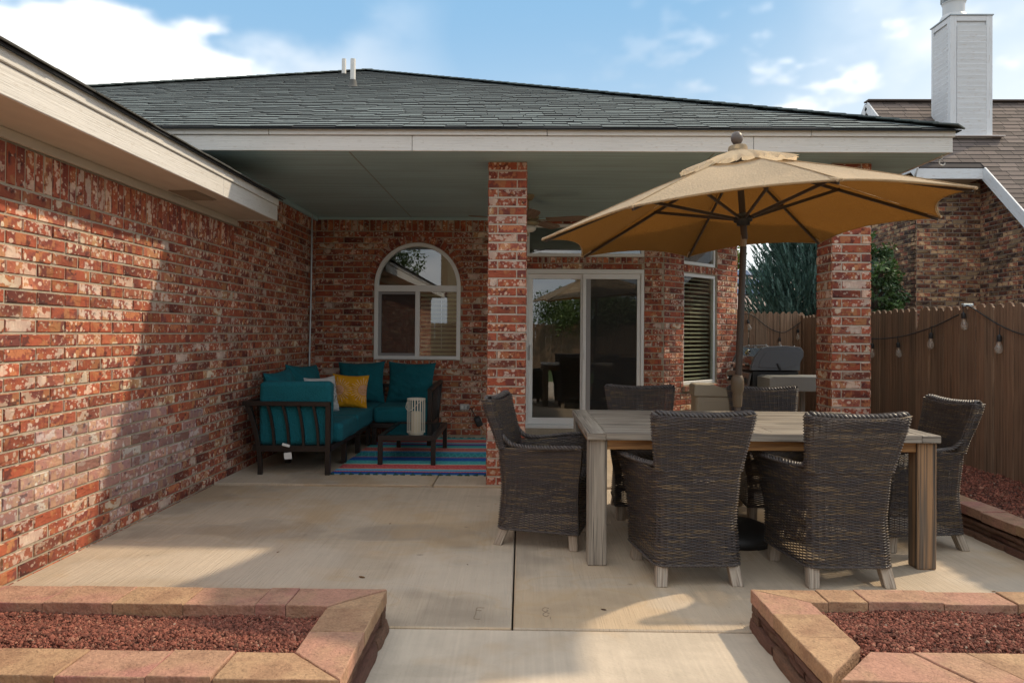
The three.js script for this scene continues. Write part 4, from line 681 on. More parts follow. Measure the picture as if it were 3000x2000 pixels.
  for (let z = -0.21; z < 0.25; z += 0.0085, ri++) { const a = (wf(0.43) + (wb(0.43) - wf(0.43)) * (0.25 - z) / 0.5) / 2 - 0.035, P = [], U = [], N = [], n = 39; for (let k = 0; k <= n; k++) { P.push([-a + 2 * a * k / n, 0.425 + 0.004 * Math.cos(k / 3 * Math.PI + (ri % 2) * Math.PI), z]); U.push([0, 0, 1]); N.push([0, 1, 0]); } panels.seat.strand(P, U, N, 0.004, 0.0025, strandTone()); }
  part('backrest', BW); part('back_panel', panels.back_panel); for (const W of panels.side_panel) part('side_panel', W); part('front_panel', panels.front_panel); part('seat', panels.seat);
  // braided rims on arms and back, and along the lower edge
  const braid = (path, r, off, turns) => { const c = new THREE.CatmullRomCurve3(path.map(p => V(...p)), false, 'centripetal'), L = c.getLength(), n = Math.round(L / 0.009), list = []; for (let s = 0; s < 3; s++) { const pts = []; for (let k = 0; k <= n; k++) { const t = k / n, p = c.getPointAt(t), tg = c.getTangentAt(t), x = V(0, 1, 0).cross(tg).normalize(), y = tg.clone().cross(x), a = t * L / turns * 2 * Math.PI + s * 2 * Math.PI / 3; pts.push(p.addScaledVector(x, Math.cos(a) * off * 1.5).addScaledVector(y, Math.sin(a) * off)); } const tone = [0.07 + 0.016 * s, 0.060 + 0.013 * s, 0.057 + 0.010 * s]; list.push(paint(norm(new THREE.TubeGeometry(new THREE.CatmullRomCurve3(pts), n, r, 5, false)), tone)); } for (const g of list) g.deleteAttribute('uv'); return mergeGeometries(list); };
  const rimP = (x, z, y) => [x, y, z];
  const ap = []; for (const s of [-1]) { const a = wf(0.63) / 2 - 0.021; ap.push(rimP(-a, zf(0.63) - 0.004, 0.637), rimP(-a + 0.005, 0.12, 0.632), rimP(-(wb(0.6) / 2 - 0.005), -0.10, 0.617), rimP(-(wb(0.6) / 2 - 0.018), -0.185, 0.632), rimP(-(wb(0.66) / 2 - 0.02), zb(0.68) + 0.055, 0.68)); }
  obj('arm_rim', braid(ap, 0.0078, 0.0092, 0.065), wickerM, root); obj('arm_rim', braid(ap.map(p => [-p[0], p[1], p[2]]).reverse(), 0.0078, 0.0092, 0.065), wickerM, root);
  const b9 = wb(0.895) / 2 - 0.028, z9 = zb(0.895) + 0.042; obj('top_rim', braid([[-b9 - 0.012, 0.906, z9 + 0.010], [-b9, 0.909, z9], [-b9 / 2, 0.900, z9 - 0.002], [0, 0.896, z9 - 0.004], [b9 / 2, 0.900, z9 - 0.002], [b9, 0.909, z9], [b9 + 0.012, 0.906, z9 + 0.010]], 0.0095, 0.012, 0.07), wickerM, root);
  const lower = uPath(0.108, 0.002).map(p => [p[0], 0.106, p[1]]); obj('bottom_rim', braid([...lower, [0, 0.106, zf(0.1) + 0.004], lower[0]], 0.0046, 0.0045, 0.05), wickerM, root);
  // splayed wooden legs, cut level at the floor
  const legGeo = (x, z, dx, dz) => { const g = new G().box(-0.031, 0.031, 0, 0.116, -0.028, 0.028, 0.004, 1).geo(), p = g.attributes.position; for (let i = 0; i < p.count; i++) { const t = 1 - p.getY(i) / 0.116, k = 1 - 0.06 * t; p.setXYZ(i, x + p.getX(i) * k + dx * t, p.getY(i), z + p.getZ(i) * k + dz * t); } g.computeVertexNormals(); return g; };
  for (const sx of [-1, 1]) { obj('leg', legGeo(sx * 0.188, -0.212, sx * 0.014, -0.045), chairLegM, root); obj('leg', legGeo(sx * 0.226, 0.218, sx * 0.004, 0.008), chairLegM, root); }
  return root;
}
{
  const proto = makeChair();
  for (const [x, d, turn, label] of [
    [0.925, 4.245, Math.PI + 0.06, 'woven wicker armchair with its back to the camera in front of the umbrella pole'],
    [1.725, 4.245, Math.PI + 0.035, 'woven wicker armchair with its back to the camera beside the right front table leg'],
    [0.155, 4.88, 1.36, 'woven wicker armchair seen from the side at the left end of the dining table'],
    [2.47, 4.90, -1.50, 'woven wicker armchair at the right end of the table near the stone edged bed'],
    [0.935, 5.62, 0.02, 'woven wicker armchair on the far side of the table in front of the glass door'],
    [1.88, 5.62, -0.02, 'woven wicker armchair on the far side of the table in front of the grill']]) {
    const c = proto.clone(); c.name = numbered('wicker_chair'); c.position.set(x, 0, -d); c.rotation.y = turn; tag(c, label, 'chair', 'wicker dining chairs round the table'); scene.add(c);
  }
}
// ---------------------------------------------------------------- patio umbrella
{
  const t = thing('patio_umbrella', 'tan market umbrella on a brown pole through the table', 'umbrella');
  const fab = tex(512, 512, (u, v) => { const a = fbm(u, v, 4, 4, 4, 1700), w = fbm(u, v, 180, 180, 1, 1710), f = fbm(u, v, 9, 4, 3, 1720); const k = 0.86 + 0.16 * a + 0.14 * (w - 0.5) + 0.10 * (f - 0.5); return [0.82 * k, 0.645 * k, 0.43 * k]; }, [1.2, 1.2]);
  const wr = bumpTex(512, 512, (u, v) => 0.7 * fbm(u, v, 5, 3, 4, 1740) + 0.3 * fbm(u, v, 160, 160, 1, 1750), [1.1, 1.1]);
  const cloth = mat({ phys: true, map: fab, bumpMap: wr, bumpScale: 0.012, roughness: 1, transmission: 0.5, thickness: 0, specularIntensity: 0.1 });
  const under = mat({ phys: true, lin: [0.33, 0.178, 0.052], bumpMap: wr, bumpScale: 0.012, roughness: 1, transmission: 0.5, thickness: 0, specularIntensity: 0.1 });  // added skin: the warm tone of light through cloth, put into its colour
  const poleM = mat({ lin: [0.058, 0.043, 0.034], roughness: 0.45 }), tanM = mat({ lin: [0.125, 0.088, 0.052], roughness: 0.5 });
  const C = V(1.418, 1.991, -4.85), T = new THREE.Matrix4().makeRotationZ(4.02 * R).multiply(new THREE.Matrix4().makeRotationX(-1.83 * R)).setPosition(C);
  const RR = 1.30, phi0 = Math.PI - 3.28 * R;
  const rib = (k, s) => { const a = phi0 - k * Math.PI / 4, r = s * RR; return V(Math.cos(a) * r, 0.475 * (1 - s) + 0.014 * Math.sin(Math.PI * s), Math.sin(a) * r); };
  const top = new THREE.Group(); top.name = 'canopy_frame'; T.decompose(top.position, top.quaternion, top.scale); t.add(top);
  const panelGeo = (k, s0, s1, dy, sag, scal, nS = 14, nW = 12, wave = 0) => { const pos = [], uv = [], idx = []; for (let i = 0; i <= nS; i++) for (let j = 0; j <= nW; j++) { const w = j / nW, s = s0 + (s1 - s0) * i / nS, bell = 4 * w * (1 - w), edge = i / nS, se = s - scal * bell * edge ** 6; const p = rib(k, se).lerp(rib(k + 1, se), w); p.y += dy - sag * bell * Math.sin(Math.PI * Math.min(1, s * 0.9)) + 0.004 * (fbm(w * 0.3 + k * 0.11, s * 0.4, 32, 32, 3, 1760) - 0.5); if (wave) { p.y += wave * edge ** 3 * (Math.sin(w * 17 + k * 2.1) * 0.6 + Math.sin(w * 31 + k) * 0.4); p.y -= wave * 0.8 * edge ** 6; } pos.push(p.x, p.y, p.z); uv.push(w * s * 1.0 + k * 0.37, s * 1.3); } for (let i = 0; i < nS; i++) for (let j = 0; j < nW; j++) { const a = i * (nW + 1) + j, b = a + 1, c = a + nW + 1, d = c + 1; idx.push(a, c, b, b, c, d); } const g = new THREE.BufferGeometry(); g.setAttribute('position', new THREE.Float32BufferAttribute(pos, 3)); g.setAttribute('uv', new THREE.Float32BufferAttribute(uv, 2)); g.setIndex(idx); g.computeVertexNormals(); return g; };
  for (let k = 0; k < 8; k++) {
    const p = obj('canopy_panel', panelGeo(k, 0.22, 1, 0.012, 0.022, 0.075), cloth, top);
    obj('backlit_tint_skin', panelGeo(k, 0.22, 0.995, 0.006, 0.022, 0.076), under, p);
    const hem = []; for (let j = 0; j <= 16; j++) { const w = j / 16, bell = 4 * w * (1 - w), q = rib(k, 1 - 0.075 * bell).lerp(rib(k + 1, 1 - 0.075 * bell), w); q.y += 0.010; hem.push(q); } obj('hem', tube(hem, 0.006, 6, false, 32), cloth, p);
    obj('seam', tube([rib(k, 0.22), rib(k, 0.5), rib(k, 0.8), rib(k, 1.0)].map(v => v.setY(v.y + 0.014)), 0.0035, 5), cloth, p);
    obj('vent_flap', panelGeo(k, 0.02, 0.30, 0.055, 0.010, 0.02, 8, 14, 0.018), cloth, top);
    const a = phi0 - k * Math.PI / 4; obj('rib', beam(rib(k, 0.03).setY(0.435), rib(k, 0.985).setY(rib(k, 0.985).y - 0.006), 0.014, 0.02), poleM, top);
    const m = rib(k, 0.50); obj('strut', beam(V(Math.cos(a) * 0.045, 0.075, Math.sin(a) * 0.045), m.setY(m.y - 0.02), 0.014, 0.02), poleM, top);
    const e = rib(k, 0.93); obj('pocket', beam(e.setY(e.y + 0.003), rib(k, 1.0).setY(0.010), 0.034, 0.016), cloth, top);
  }
  obj('finial', lathe([[0.0001, 0.64], [0.017, 0.636], [0.031, 0.622], [0.038, 0.602], [0.036, 0.58], [0.026, 0.562], [0.014, 0.554], [0.022, 0.546], [0.024, 0.536], [0.05, 0.53], [0.052, 0.50], [0.045, 0.49]], 26), mat({ lin: [0.13, 0.10, 0.085], roughness: 0.45 }), top);
  obj('collar', lathe([[0.055, 0.545], [0.062, 0.53], [0.06, 0.50], [0.068, 0.495], [0.05, 0.49]], 16), cloth, top);
  obj('upper_pole', bar([0, -0.06, 0], [0, 0.47, 0], 0.021, 18), poleM, top);
  obj('hub', lathe([[0.021, 0.03], [0.04, 0.03], [0.042, 0.05], [0.058, 0.055], [0.060, 0.085], [0.045, 0.09], [0.04, 0.105], [0.021, 0.106]], 20), blackM, top);
  const tilt = V(0, -0.01, 0).applyMatrix4(T), foot = V(1.375, 0.06, -4.915), dirn = tilt.clone().sub(foot).normalize(), yAt = y => foot.clone().addScaledVector(dirn, (y - foot.y) / dirn.y);
  obj('tilt_joint', bar(yAt(1.885), tilt, 0.0195, 16), mat({ lin: [0.30, 0.23, 0.15], roughness: 0.45 }), t);
  obj('pole', bar(yAt(1.06), yAt(1.885), 0.0215, 18), poleM, t); obj('lower_pole', bar(foot, yAt(0.86), 0.0195, 18), mat({ lin: [0.085, 0.062, 0.048], roughness: 0.45 }), t);
  const crank = lathe([[0.019, 0.0], [0.029, 0.004], [0.032, 0.07], [0.030, 0.09], [0.0385, 0.105], [0.042, 0.15], [0.040, 0.18], [0.029, 0.205], [0.021, 0.21]], 22); const c0 = yAt(0.855); crank.translate(c0.x, c0.y, c0.z); obj('crank_housing', crank, tanM, t);
  const b = thing('umbrella_base', 'round black umbrella base on the slab under the table', 'base', null, [1.375, 0, -4.915]);
  obj('weight', lathe([[0, 0], [0.27, 0], [0.275, 0.02], [0.272, 0.05], [0.24, 0.085], [0.16, 0.115], [0.07, 0.125], [0.03, 0.128], [0.03, 0.12]], 40), blackM, b); obj('sleeve', lathe([[0.034, 0.12], [0.034, 0.30], [0.021, 0.305], [0.021, 0.15]], 20), blackM, b);
  for (let k = 0; k < 4; k++) obj('foot', at(box(-0.03, 0.03, 0.0005, 0.03, 0.235, 0.278, 0.004), 0, 0, 0, k * Math.PI / 2 + 0.4), blackM, b);
}

// ---------------------------------------------------------------- sectional sofa
const PF = 0.02; // porch floor
const tealTex = tex(512, 512, (u, v) => { const a = fbm(u, v, 4, 4, 4, 1800), w = fbm(u, v, 128, 128, 2, 1810); const k = 0.80 + 0.28 * a + 0.30 * (w - 0.5); return [0.003 * k, 0.125 * k, 0.155 * k]; }, [0.6, 0.6]);
const clothBump = bumpTex(512, 512, (u, v) => 0.65 * fbm(u, v, 4, 4, 3, 1820) + 0.35 * fbm(u, v, 150, 150, 1, 1830), [0.7, 0.7]);
const tealM = mat({ map: tealTex, bumpMap: clothBump, bumpScale: 0.012, roughness: 0.95 });
function cushion(x0, x1, y0, y1, d0, d1, r = 0.05, puff = 0.012) {
  const g = new RoundedBoxGeometry(x1 - x0, y1 - y0, d1 - d0, 5, r), p = g.attributes.position, hx = (x1 - x0) / 2, hy = (y1 - y0) / 2, hz = (d1 - d0) / 2, s = rnd() * 20;
  for (let i = 0; i < p.count; i++) { const x = p.getX(i), y = p.getY(i), z = p.getZ(i), a = x / hx, b = y / hy, c = z / hz; const f = (1 - a * a) * (1 - c * c), h = (1 - b * b) * (1 - c * c), k = (1 - a * a) * (1 - b * b), n = (fbm((x + s) * 0.2, (z + y) * 0.2, 32, 32, 3, 1850) - 0.5) * 0.012; p.setXYZ(i, x + Math.sign(a) * puff * h * Math.abs(a) + n, y + Math.sign(b) * puff * f * Math.abs(b) + n, z + Math.sign(c) * puff * k * Math.abs(c)); }
  g.computeVertexNormals(); const uv = g.attributes.uv; for (let i = 0; i < p.count; i++) uv.setXY(i, p.getX(i) + p.getY(i) * 0.3, p.getZ(i) + p.getY(i)); g.translate((x0 + x1) / 2, (y0 + y1) / 2, -(d0 + d1) / 2); return g;
}
function pillowGeo(w, h, t, seed, uvUnit) {
  const n = 26, parts = [];
  for (const side of [1, -1]) { const pos = [], uv = [], idx = []; for (let j = 0; j <= n; j++) for (let i = 0; i <= n; i++) { const u = i / n * 2 - 1, v = j / n * 2 - 1, x = u * w / 2 * (1 - 0.10 * (1 - v * v)), y = v * h / 2 * (1 - 0.10 * (1 - u * u)), b = Math.max(0, (1 - u * u) * (1 - v * v)) ** 0.42; const wr = (fbm(u * 0.2 + seed, v * 0.2, 32, 32, 4, 1870) - 0.5) * 0.035 * Math.min(1, b * 2); pos.push(x, y, side * (b * t / 2 + wr)); uv.push(uvUnit ? i / n : x + seed, uvUnit ? j / n : y); } for (let j = 0; j < n; j++) for (let i = 0; i < n; i++) { const a = j * (n + 1) + i, b = a + 1, c = a + n + 1, d = c + 1; side > 0 ? idx.push(a, b, c, b, d, c) : idx.push(a, c, b, b, c, d); } const g = new THREE.BufferGeometry(); g.setAttribute('position', new THREE.Float32BufferAttribute(pos, 3)); g.setAttribute('uv', new THREE.Float32BufferAttribute(uv, 2)); g.setIndex(idx); g.computeVertexNormals(); parts.push(norm(g)); }
  return mergeGeometries(parts);
}
{
  const t = thing('sectional_sofa', 'black metal corner sofa frame with slatted arms in the porch corner', 'sofa', null, [0, PF, 0]);
  const xf = -1.735, xb = -2.46, dn = 6.82, dfB = 8.62, dB = 9.36, xR = -1.03;
  const bx = (...a) => box(a[0], a[1], a[2], a[3], -a[5], -a[4], 0.003);
  // seat rails
  obj('seat_frame', merge([bx(xb + 0.05, xf, 0.21, 0.265, dn + 0.005, dn + 0.045), bx(xf - 0.04, xf, 0.21, 0.265, dn + 0.05, dfB + 0.05), bx(xb, xb + 0.04, 0.21, 0.265, dn + 0.05, dB), bx(xb + 0.05, xR, 0.21, 0.265, dB - 0.04, dB), bx(xf, xR, 0.21, 0.265, dfB, dfB + 0.04), bx(xR - 0.04, xR, 0.21, 0.265, dfB + 0.04, dB - 0.04)]), metalDark, t);
  const deck = []; for (let k = 0; k < 16; k++) { const d = dn + 0.1 + k * 0.11; if (d < dfB) deck.push(bx(xb + 0.04, xf - 0.04, 0.245, 0.263, d, d + 0.03)); } for (let k = 0; k < 10; k++) deck.push(bx(xb + 0.15 + k * 0.13, xb + 0.18 + k * 0.13, 0.245, 0.263, dfB + 0.05, dB - 0.04)); obj('seat_slats', merge(deck), metalDark, t);
  for (const [x, d] of [[xf - 0.05, 7.45], [xf - 0.05, 8.08], [xf - 0.05, 8.62], [xf + 0.02, 8.64], [xb + 0.12, 7.45], [xb + 0.1, 8.3], [xR - 0.05, 8.63], [xR - 0.05, 9.3], [xb + 0.1, 9.28]]) obj('leg', bx(x, x + 0.05, 0, 0.209, d, d + 0.05), metalDark, t);
  // near arm: straight front post, curved rear post, rails and four curved slats
  const arm = obj('arm', merge([bx(xf - 0.045, xf, 0, 0.66, dn, dn + 0.045), bx(xb - 0.06, xf, 0.625, 0.665, dn - 0.004, dn + 0.05)]), metalDark, t);
  const curve = (x0, y0, x1, y1, bow, w, d) => { const pts = []; for (let k = 0; k <= 8; k++) { const s = k / 8; pts.push([x0 + (x1 - x0) * s - bow * s * s, y0 + (y1 - y0) * s, 0]); } const list = []; for (let k = 0; k < 8; k++) list.push(beam([pts[k][0], pts[k][1] - 0.002, -d], [pts[k + 1][0], pts[k + 1][1] + 0.002, -d], 0.03, w, V(1, 0, 0), 0.001)); return merge(list); };
  obj('rear_post', curve(xb + 0.085, 0, xb + 0.10, 0.63, 0.14, 0.04, dn + 0.022), metalDark, arm);
  for (let k = 0; k < 4; k++) obj('slat', curve(xb + 0.21 + k * 0.135, 0.262, xb + 0.205 + k * 0.135, 0.628, 0.055 - k * 0.004, 0.022, dn + 0.022), metalDark, arm);
  // back frame along the wing wall and along the house wall
  const back = []; back.push(bx(xb - 0.10, xb - 0.05, 0.62, 0.66, dn + 0.05, dB + 0.05)); for (let k = 0; k < 13; k++) { const d = dn + 0.2 + k * 0.19; back.push(beam([xb + 0.02, 0.26, -d], [xb - 0.075, 0.625, -d], 0.022, 0.016, V(1, 0, 0))); } back.push(bx(xb, xR, 0.62, 0.66, dB + 0.05, dB + 0.10)); for (let k = 0; k < 9; k++) { const x = xb + 0.1 + k * 0.16; back.push(beam([x, 0.26, -dB + 0.02], [x, 0.625, -dB - 0.075], 0.022, 0.016, V(1, 0, 0))); } obj('back_frame', merge(back), metalDark, t);
  // far arm on the right, raked like the back
  const ra = obj('arm', merge([bx(xR - 0.045, xR, 0, 0.64, dfB - 0.002, dfB + 0.04), beam([xR - 0.02, 0.645, -dfB + 0.01], [xR + 0.02, 0.70, -dB - 0.06], 0.05, 0.035)]), metalDark, t);
  obj('rear_post', merge([beam([xR - 0.02, 0, -dB + 0.03], [xR - 0.005, 0.35, -dB + 0.01], 0.045, 0.04, V(1, 0, 0)), beam([xR - 0.005, 0.345, -dB + 0.01], [xR + 0.02, 0.71, -dB - 0.06], 0.045, 0.04, V(1, 0, 0))]), metalDark, ra);
  for (let k = 0; k < 4; k++) obj('slat', merge([beam([xR - 0.02, 0.262, -dfB - 0.14 - k * 0.14], [xR - 0.01, 0.46, -dfB - 0.15 - k * 0.145], 0.022, 0.016, V(1, 0, 0)), beam([xR - 0.01, 0.455, -dfB - 0.15 - k * 0.145], [xR + 0.005, 0.67, -dfB - 0.17 - k * 0.15], 0.022, 0.016, V(1, 0, 0))]), metalDark, ra);
  const y = PF + 0.266;
  const cu = (geo, label) => { const c = tag(obj('sofa_cushion', geo, tealM), label, 'cushion', 'teal sofa cushions'); geo.computeBoundingBox(); const b = geo.boundingBox, i = 0.016; for (const yy of [b.min.y + 0.022, b.max.y - 0.03]) { const P = []; for (const [x, z] of [[b.min.x + i, b.min.z + i], [b.max.x - i, b.min.z + i], [b.max.x - i, b.max.z - i], [b.min.x + i, b.max.z - i]]) P.push(x, z); const pts = []; for (let k = 0; k < 4; k++) { const x0 = P[k * 2], z0 = P[k * 2 + 1], x1 = P[(k * 2 + 2) % 8], z1 = P[(k * 2 + 3) % 8]; for (const f of [0.06, 0.35, 0.65, 0.94]) pts.push(V(x0 + (x1 - x0) * f, yy + 0.004 * Math.sin(f * 9 + k), z0 + (z1 - z0) * f)); } obj('piping', tube(pts, 0.0055, 6, true, 80), tealM, c); } return c; };
  cu(cushion(xb + 0.02, xf + 0.06, y, y + 0.185, dn + 0.20, 7.72), 'teal seat cushion nearest the slatted near arm of the corner sofa');
  cu(cushion(xb + 0.02, xf + 0.05, y, y + 0.185, 7.73, 8.55), 'teal seat cushion under the yellow sun pillow');
  cu(cushion(xb + 0.02, xf + 0.03, y, y + 0.183, 8.56, 9.34), 'teal seat cushion in the inner corner of the sofa');
  cu(cushion(xf + 0.04, xR - 0.05, y, y + 0.183, dfB - 0.03, 9.33), 'teal seat cushion beside the far raked arm of the sofa');
  const ac = cu(cushion(xb + 0.055, xf - 0.01, y - 0.002, y + 0.575, dn + 0.052, dn + 0.19, 0.045), 'tall teal arm cushion standing behind the near slatted arm');
  tag(obj('care_label', merge([at(new G().box(-0.035, 0.035, -0.012, 0.012, -0.006, 0.006, 0.003).geo(), -2.125, PF + 0.275, -dn + 0.030, 0.1, 0, -0.25), at(new G().box(-0.034, 0.034, -0.03, 0.03, -0.001, 0.001, 0).geo(), -2.115, PF + 0.175, -dn + 0.004, 0.05, 0.1, 0.08)]), whiteM), 'small white care label hanging from the teal arm cushion', 'label');
  const pil = (name, w, h, th, pos, e, m, label, cat = 'pillow', group = 'teal back pillows on the sofa') => { const o = obj(name, pillowGeo(w, h, th, rnd() * 9, m !== tealM), m); o.position.set(...pos); o.rotation.set(e[0], e[1], e[2], 'YXZ'); tag(o, label, cat, group); return o; };
  pil('back_pillow', 0.60, 0.52, 0.20, [-2.385, 0.685, -7.52], [-0.26, Math.PI / 2 - 0.12, 0.05], tealM, 'teal back pillow against the brick wing nearest the arm cushion');
  pil('back_pillow', 0.60, 0.54, 0.20, [-2.38, 0.70, -8.28], [-0.24, Math.PI / 2 - 0.30, -0.04], tealM, 'teal back pillow against the brick wing behind the white pillow');
  pil('back_pillow', 0.58, 0.53, 0.20, [-1.975, 0.70, -9.28], [-0.22, 0.05, 0.03], tealM, 'teal back pillow against the house wall behind the yellow pillow');
  pil('back_pillow', 0.60, 0.53, 0.20, [-1.365, 0.70, -9.28], [-0.22, -0.06, -0.02], tealM, 'teal back pillow at the far raked arm beneath the arched window');
  const sunTex = canvasTex(512, 512, (g) => {
    g.fillStyle = '#dc9c12'; g.fillRect(0, 0, 512, 512); const q = rng(5); for (let i = 0; i < 9000; i++) { g.fillStyle = `rgba(${q() < 0.5 ? '255,190,60' : '170,105,0'},0.10)`; g.fillRect(q() * 512, q() * 512, 3, 2); }
    const sunAt = (cx, cy) => { g.save(); g.translate(cx, cy); g.strokeStyle = '#e2b184'; g.lineCap = 'round'; g.lineWidth = 13; for (let k = 0; k < 26; k++) { const a = k / 26 * 2 * Math.PI, l = k % 2 ? 196 : 168; g.beginPath(); g.moveTo(Math.cos(a) * 100, Math.sin(a) * 100); g.lineTo(Math.cos(a) * l, Math.sin(a) * l); g.stroke(); } g.fillStyle = '#d7a07a'; g.beginPath(); g.arc(0, 0, 84, 0, 7); g.fill(); g.strokeStyle = '#b9842c'; g.lineWidth = 7; g.beginPath(); g.arc(-30, -14, 15, 0.2, Math.PI - 0.2); g.stroke(); g.beginPath(); g.arc(30, -14, 15, 0.2, Math.PI - 0.2); g.stroke(); g.beginPath(); g.arc(0, 26, 18, 0.2, Math.PI - 0.2); g.stroke(); g.restore(); };
    sunAt(90, 250); sunAt(466, 236);
  });
  pil('throw_pillow', 0.41, 0.39, 0.16, [-1.94, 0.652, -8.50], [-0.20, 0.16, -0.05], mat({ map: sunTex, bumpMap: clothBump, bumpScale: 0.006, roughness: 0.95 }), 'mustard yellow throw pillow printed with pale suns', 'pillow', null);
  const knit = tex(256, 256, (u, v) => { const band = sst(0.20, 0.22, v) * (1 - sst(0.80, 0.82, v)), n = fbm(u, v, 60, 24, 3, 1900), k = 0.62 - 0.34 * band * sst(0.45, 0.6, n); return [k, k * 0.985, k * 0.97]; });
  pil('throw_pillow', 0.42, 0.40, 0.15, [-2.13, 0.648, -8.02], [-0.20, 0.95, 0.02], mat({ map: knit, bumpMap: clothBump, bumpScale: 0.008, roughness: 0.95 }), 'white throw pillow with a grey knitted band', 'pillow', null);
}
// ---------------------------------------------------------------- rug, coffee table, lantern
{
  const x0 = -1.745, x1 = -0.22, d0 = 6.90, d1 = 9.30;
  const rugTex = canvasTex(512, 1024, (g, W, H) => {
    const q = rng(17), C = { blue: '#1450b4', teal: '#2f9ca4', aqua: '#58bfc0', red: '#d65456', rose: '#e27d76', cream: '#e0cfa6', sky: '#45a0d4', navy: '#104298' };
    let y = 0; const band = (h, c, motif, mc) => { g.fillStyle = C[c]; g.fillRect(0, y, W, h + 1); if (motif) { g.strokeStyle = C[mc]; g.fillStyle = C[mc]; g.lineWidth = 3; if (motif === 'zig') { g.beginPath(); for (let x = 0; x <= W; x += 12) g.lineTo(x, y + (x / 12 % 2 ? h - 5 : 5)); g.stroke(); } if (motif === 'dot') for (let x = 0; x < W; x += 9) g.fillRect(x, y + h / 2 - 2, 5, 4); if (motif === 'dia') for (let x = 8; x < W; x += 34) { g.beginPath(); g.moveTo(x, y + h / 2); g.lineTo(x + 14, y + 5); g.lineTo(x + 28, y + h / 2); g.lineTo(x + 14, y + h - 5); g.closePath(); g.stroke(); g.fillRect(x + 11, y + h / 2 - 4, 6, 8); } if (motif === 'line') for (let k = 4; k < h - 2; k += 7) for (let x = (k % 2) * 10; x < W; x += 22) g.fillRect(x, y + k, 13, 2); } y += h; };
    const K = 1.75, band0 = band; const seq = () => { const band = (h, ...a) => band0(Math.round(h * K), ...a); band(22, 'navy'); band(10, 'red', 'dot', 'cream'); band(22, 'sky', 'line', 'aqua'); band(9, 'cream', 'dot', 'red'); band(54, 'red', 'dia', 'rose'); band(9, 'cream', 'dot', 'teal'); band(46, 'aqua', 'dia', 'teal'); band(50, 'blue', 'line', 'sky'); band(8, 'red', 'dot', 'cream'); band(66, 'teal', 'zig', 'aqua'); band(22, 'sky', 'dot', 'cream'); band(8, 'cream', 'dot', 'red'); band(50, 'rose', 'dia', 'red'); band(9, 'cream', 'dot', 'blue'); band(40, 'aqua', 'line', 'teal'); };
    while (y < H) seq(); for (let i = 0; i < 26000; i++) { g.fillStyle = `rgba(${q() < 0.5 ? '0,0,0' : '255,255,255'},0.07)`; g.fillRect(q() * W, q() * H, 4, 2); }
  });
  rugTex.wrapS = rugTex.wrapT = THREE.RepeatWrapping;
  const t = thing('striped_rug', 'blue, teal and coral striped outdoor rug with tassels on the porch floor', 'rug', null, [0, PF, 0]);
  const g = new THREE.BoxGeometry(x1 - x0, 0.007, d1 - d0, 30, 1, 40), p = g.attributes.position, uv = g.attributes.uv;
  for (let i = 0; i < p.count; i++) { const x = p.getX(i), z = p.getZ(i); uv.setXY(i, x / (x1 - x0) + 0.5, (0.5 - z / (d1 - d0)) * -1 + 1); p.setXYZ(i, x + 0.006 * Math.sin(z * 9), p.getY(i) + 0.0036 + (p.getY(i) > 0 ? 0.002 * fbm(x * 0.3, z * 0.3, 32, 32, 3, 1950) : 0), z + 0.006 * Math.sin(x * 7)); }
  g.computeVertexNormals(); g.translate((x0 + x1) / 2, 0, -(d0 + d1) / 2); obj('pile', g, mat({ map: rugTex, bumpMap: clothBump, bumpScale: 0.003, roughness: 1 }), t);
  const tasselM = mat({ lin: [0.012, 0.075, 0.085], roughness: 1 }), tg = []; for (let k = 0; k < 5; k++) tg.push(bar([0, 0.010, 0.004], [(k - 2) * 0.010, 0.004, 0.042], 0.0035, 5, 0.0055)); tg.push(new THREE.SphereGeometry(0.009, 7, 5).translate(0, 0.0092, 0.008)); const tass = merge(tg);
  for (let k = 0; k < 19; k++) for (const e of [0, 1]) { const o = obj('tassel', tass, tasselM, t); o.position.set(x0 + 0.02 + k * (x1 - x0 - 0.04) / 18 + rr(-0.012, 0.012), 0, e ? -d1 + 0.004 : -d0 - 0.004); o.rotation.y = (e ? Math.PI : 0) + rr(-0.5, 0.5); }
  const c = thing('coffee_table', 'low black coffee table with dark glass top on the rug', 'table', null, [0, PF + 0.0105, 0]);
  const a0 = -1.40, a1 = -0.835, b0 = 7.34, b1 = 8.5, h = 0.285, bx = (...a) => box(a[0], a[1], a[2], a[3], -a[5], -a[4], 0.003);
  for (const [x, d] of [[a0, b0], [a1 - 0.045, b0], [a0, b1 - 0.045], [a1 - 0.045, b1 - 0.045]]) obj('leg', bx(x, x + 0.045, 0, h - 0.05, d, d + 0.045), metalDark, c);
  obj('frame', merge([bx(a0, a1, h - 0.05, h, b0, b0 + 0.045), bx(a0, a1, h - 0.05, h, b1 - 0.045, b1), bx(a0, a0 + 0.045, h - 0.05, h, b0 + 0.046, b1 - 0.046), bx(a1 - 0.045, a1, h - 0.05, h, b0 + 0.046, b1 - 0.046)]), metalDark, c);
  obj('glass_top', bx(a0 + 0.046, a1 - 0.046, h - 0.018, h - 0.010, b0 + 0.046, b1 - 0.046), mat({ lin: [0.006, 0.010, 0.010], roughness: 0.06 }), c);
  const y = PF + 0.0105 + h - 0.0098, l = thing('lantern', 'white metal slatted lantern on the low black table', 'lantern', null, [-1.05, y, -7.52]);
  const wm = mat({ lin: [0.66, 0.62, 0.52], roughness: 0.5 }), r = 0.088, H = 0.36;
  const ring = (rad, yy2, s = 0.004) => at(new THREE.TorusGeometry(rad, s, 6, 36), 0, yy2, 0, 0, Math.PI / 2);
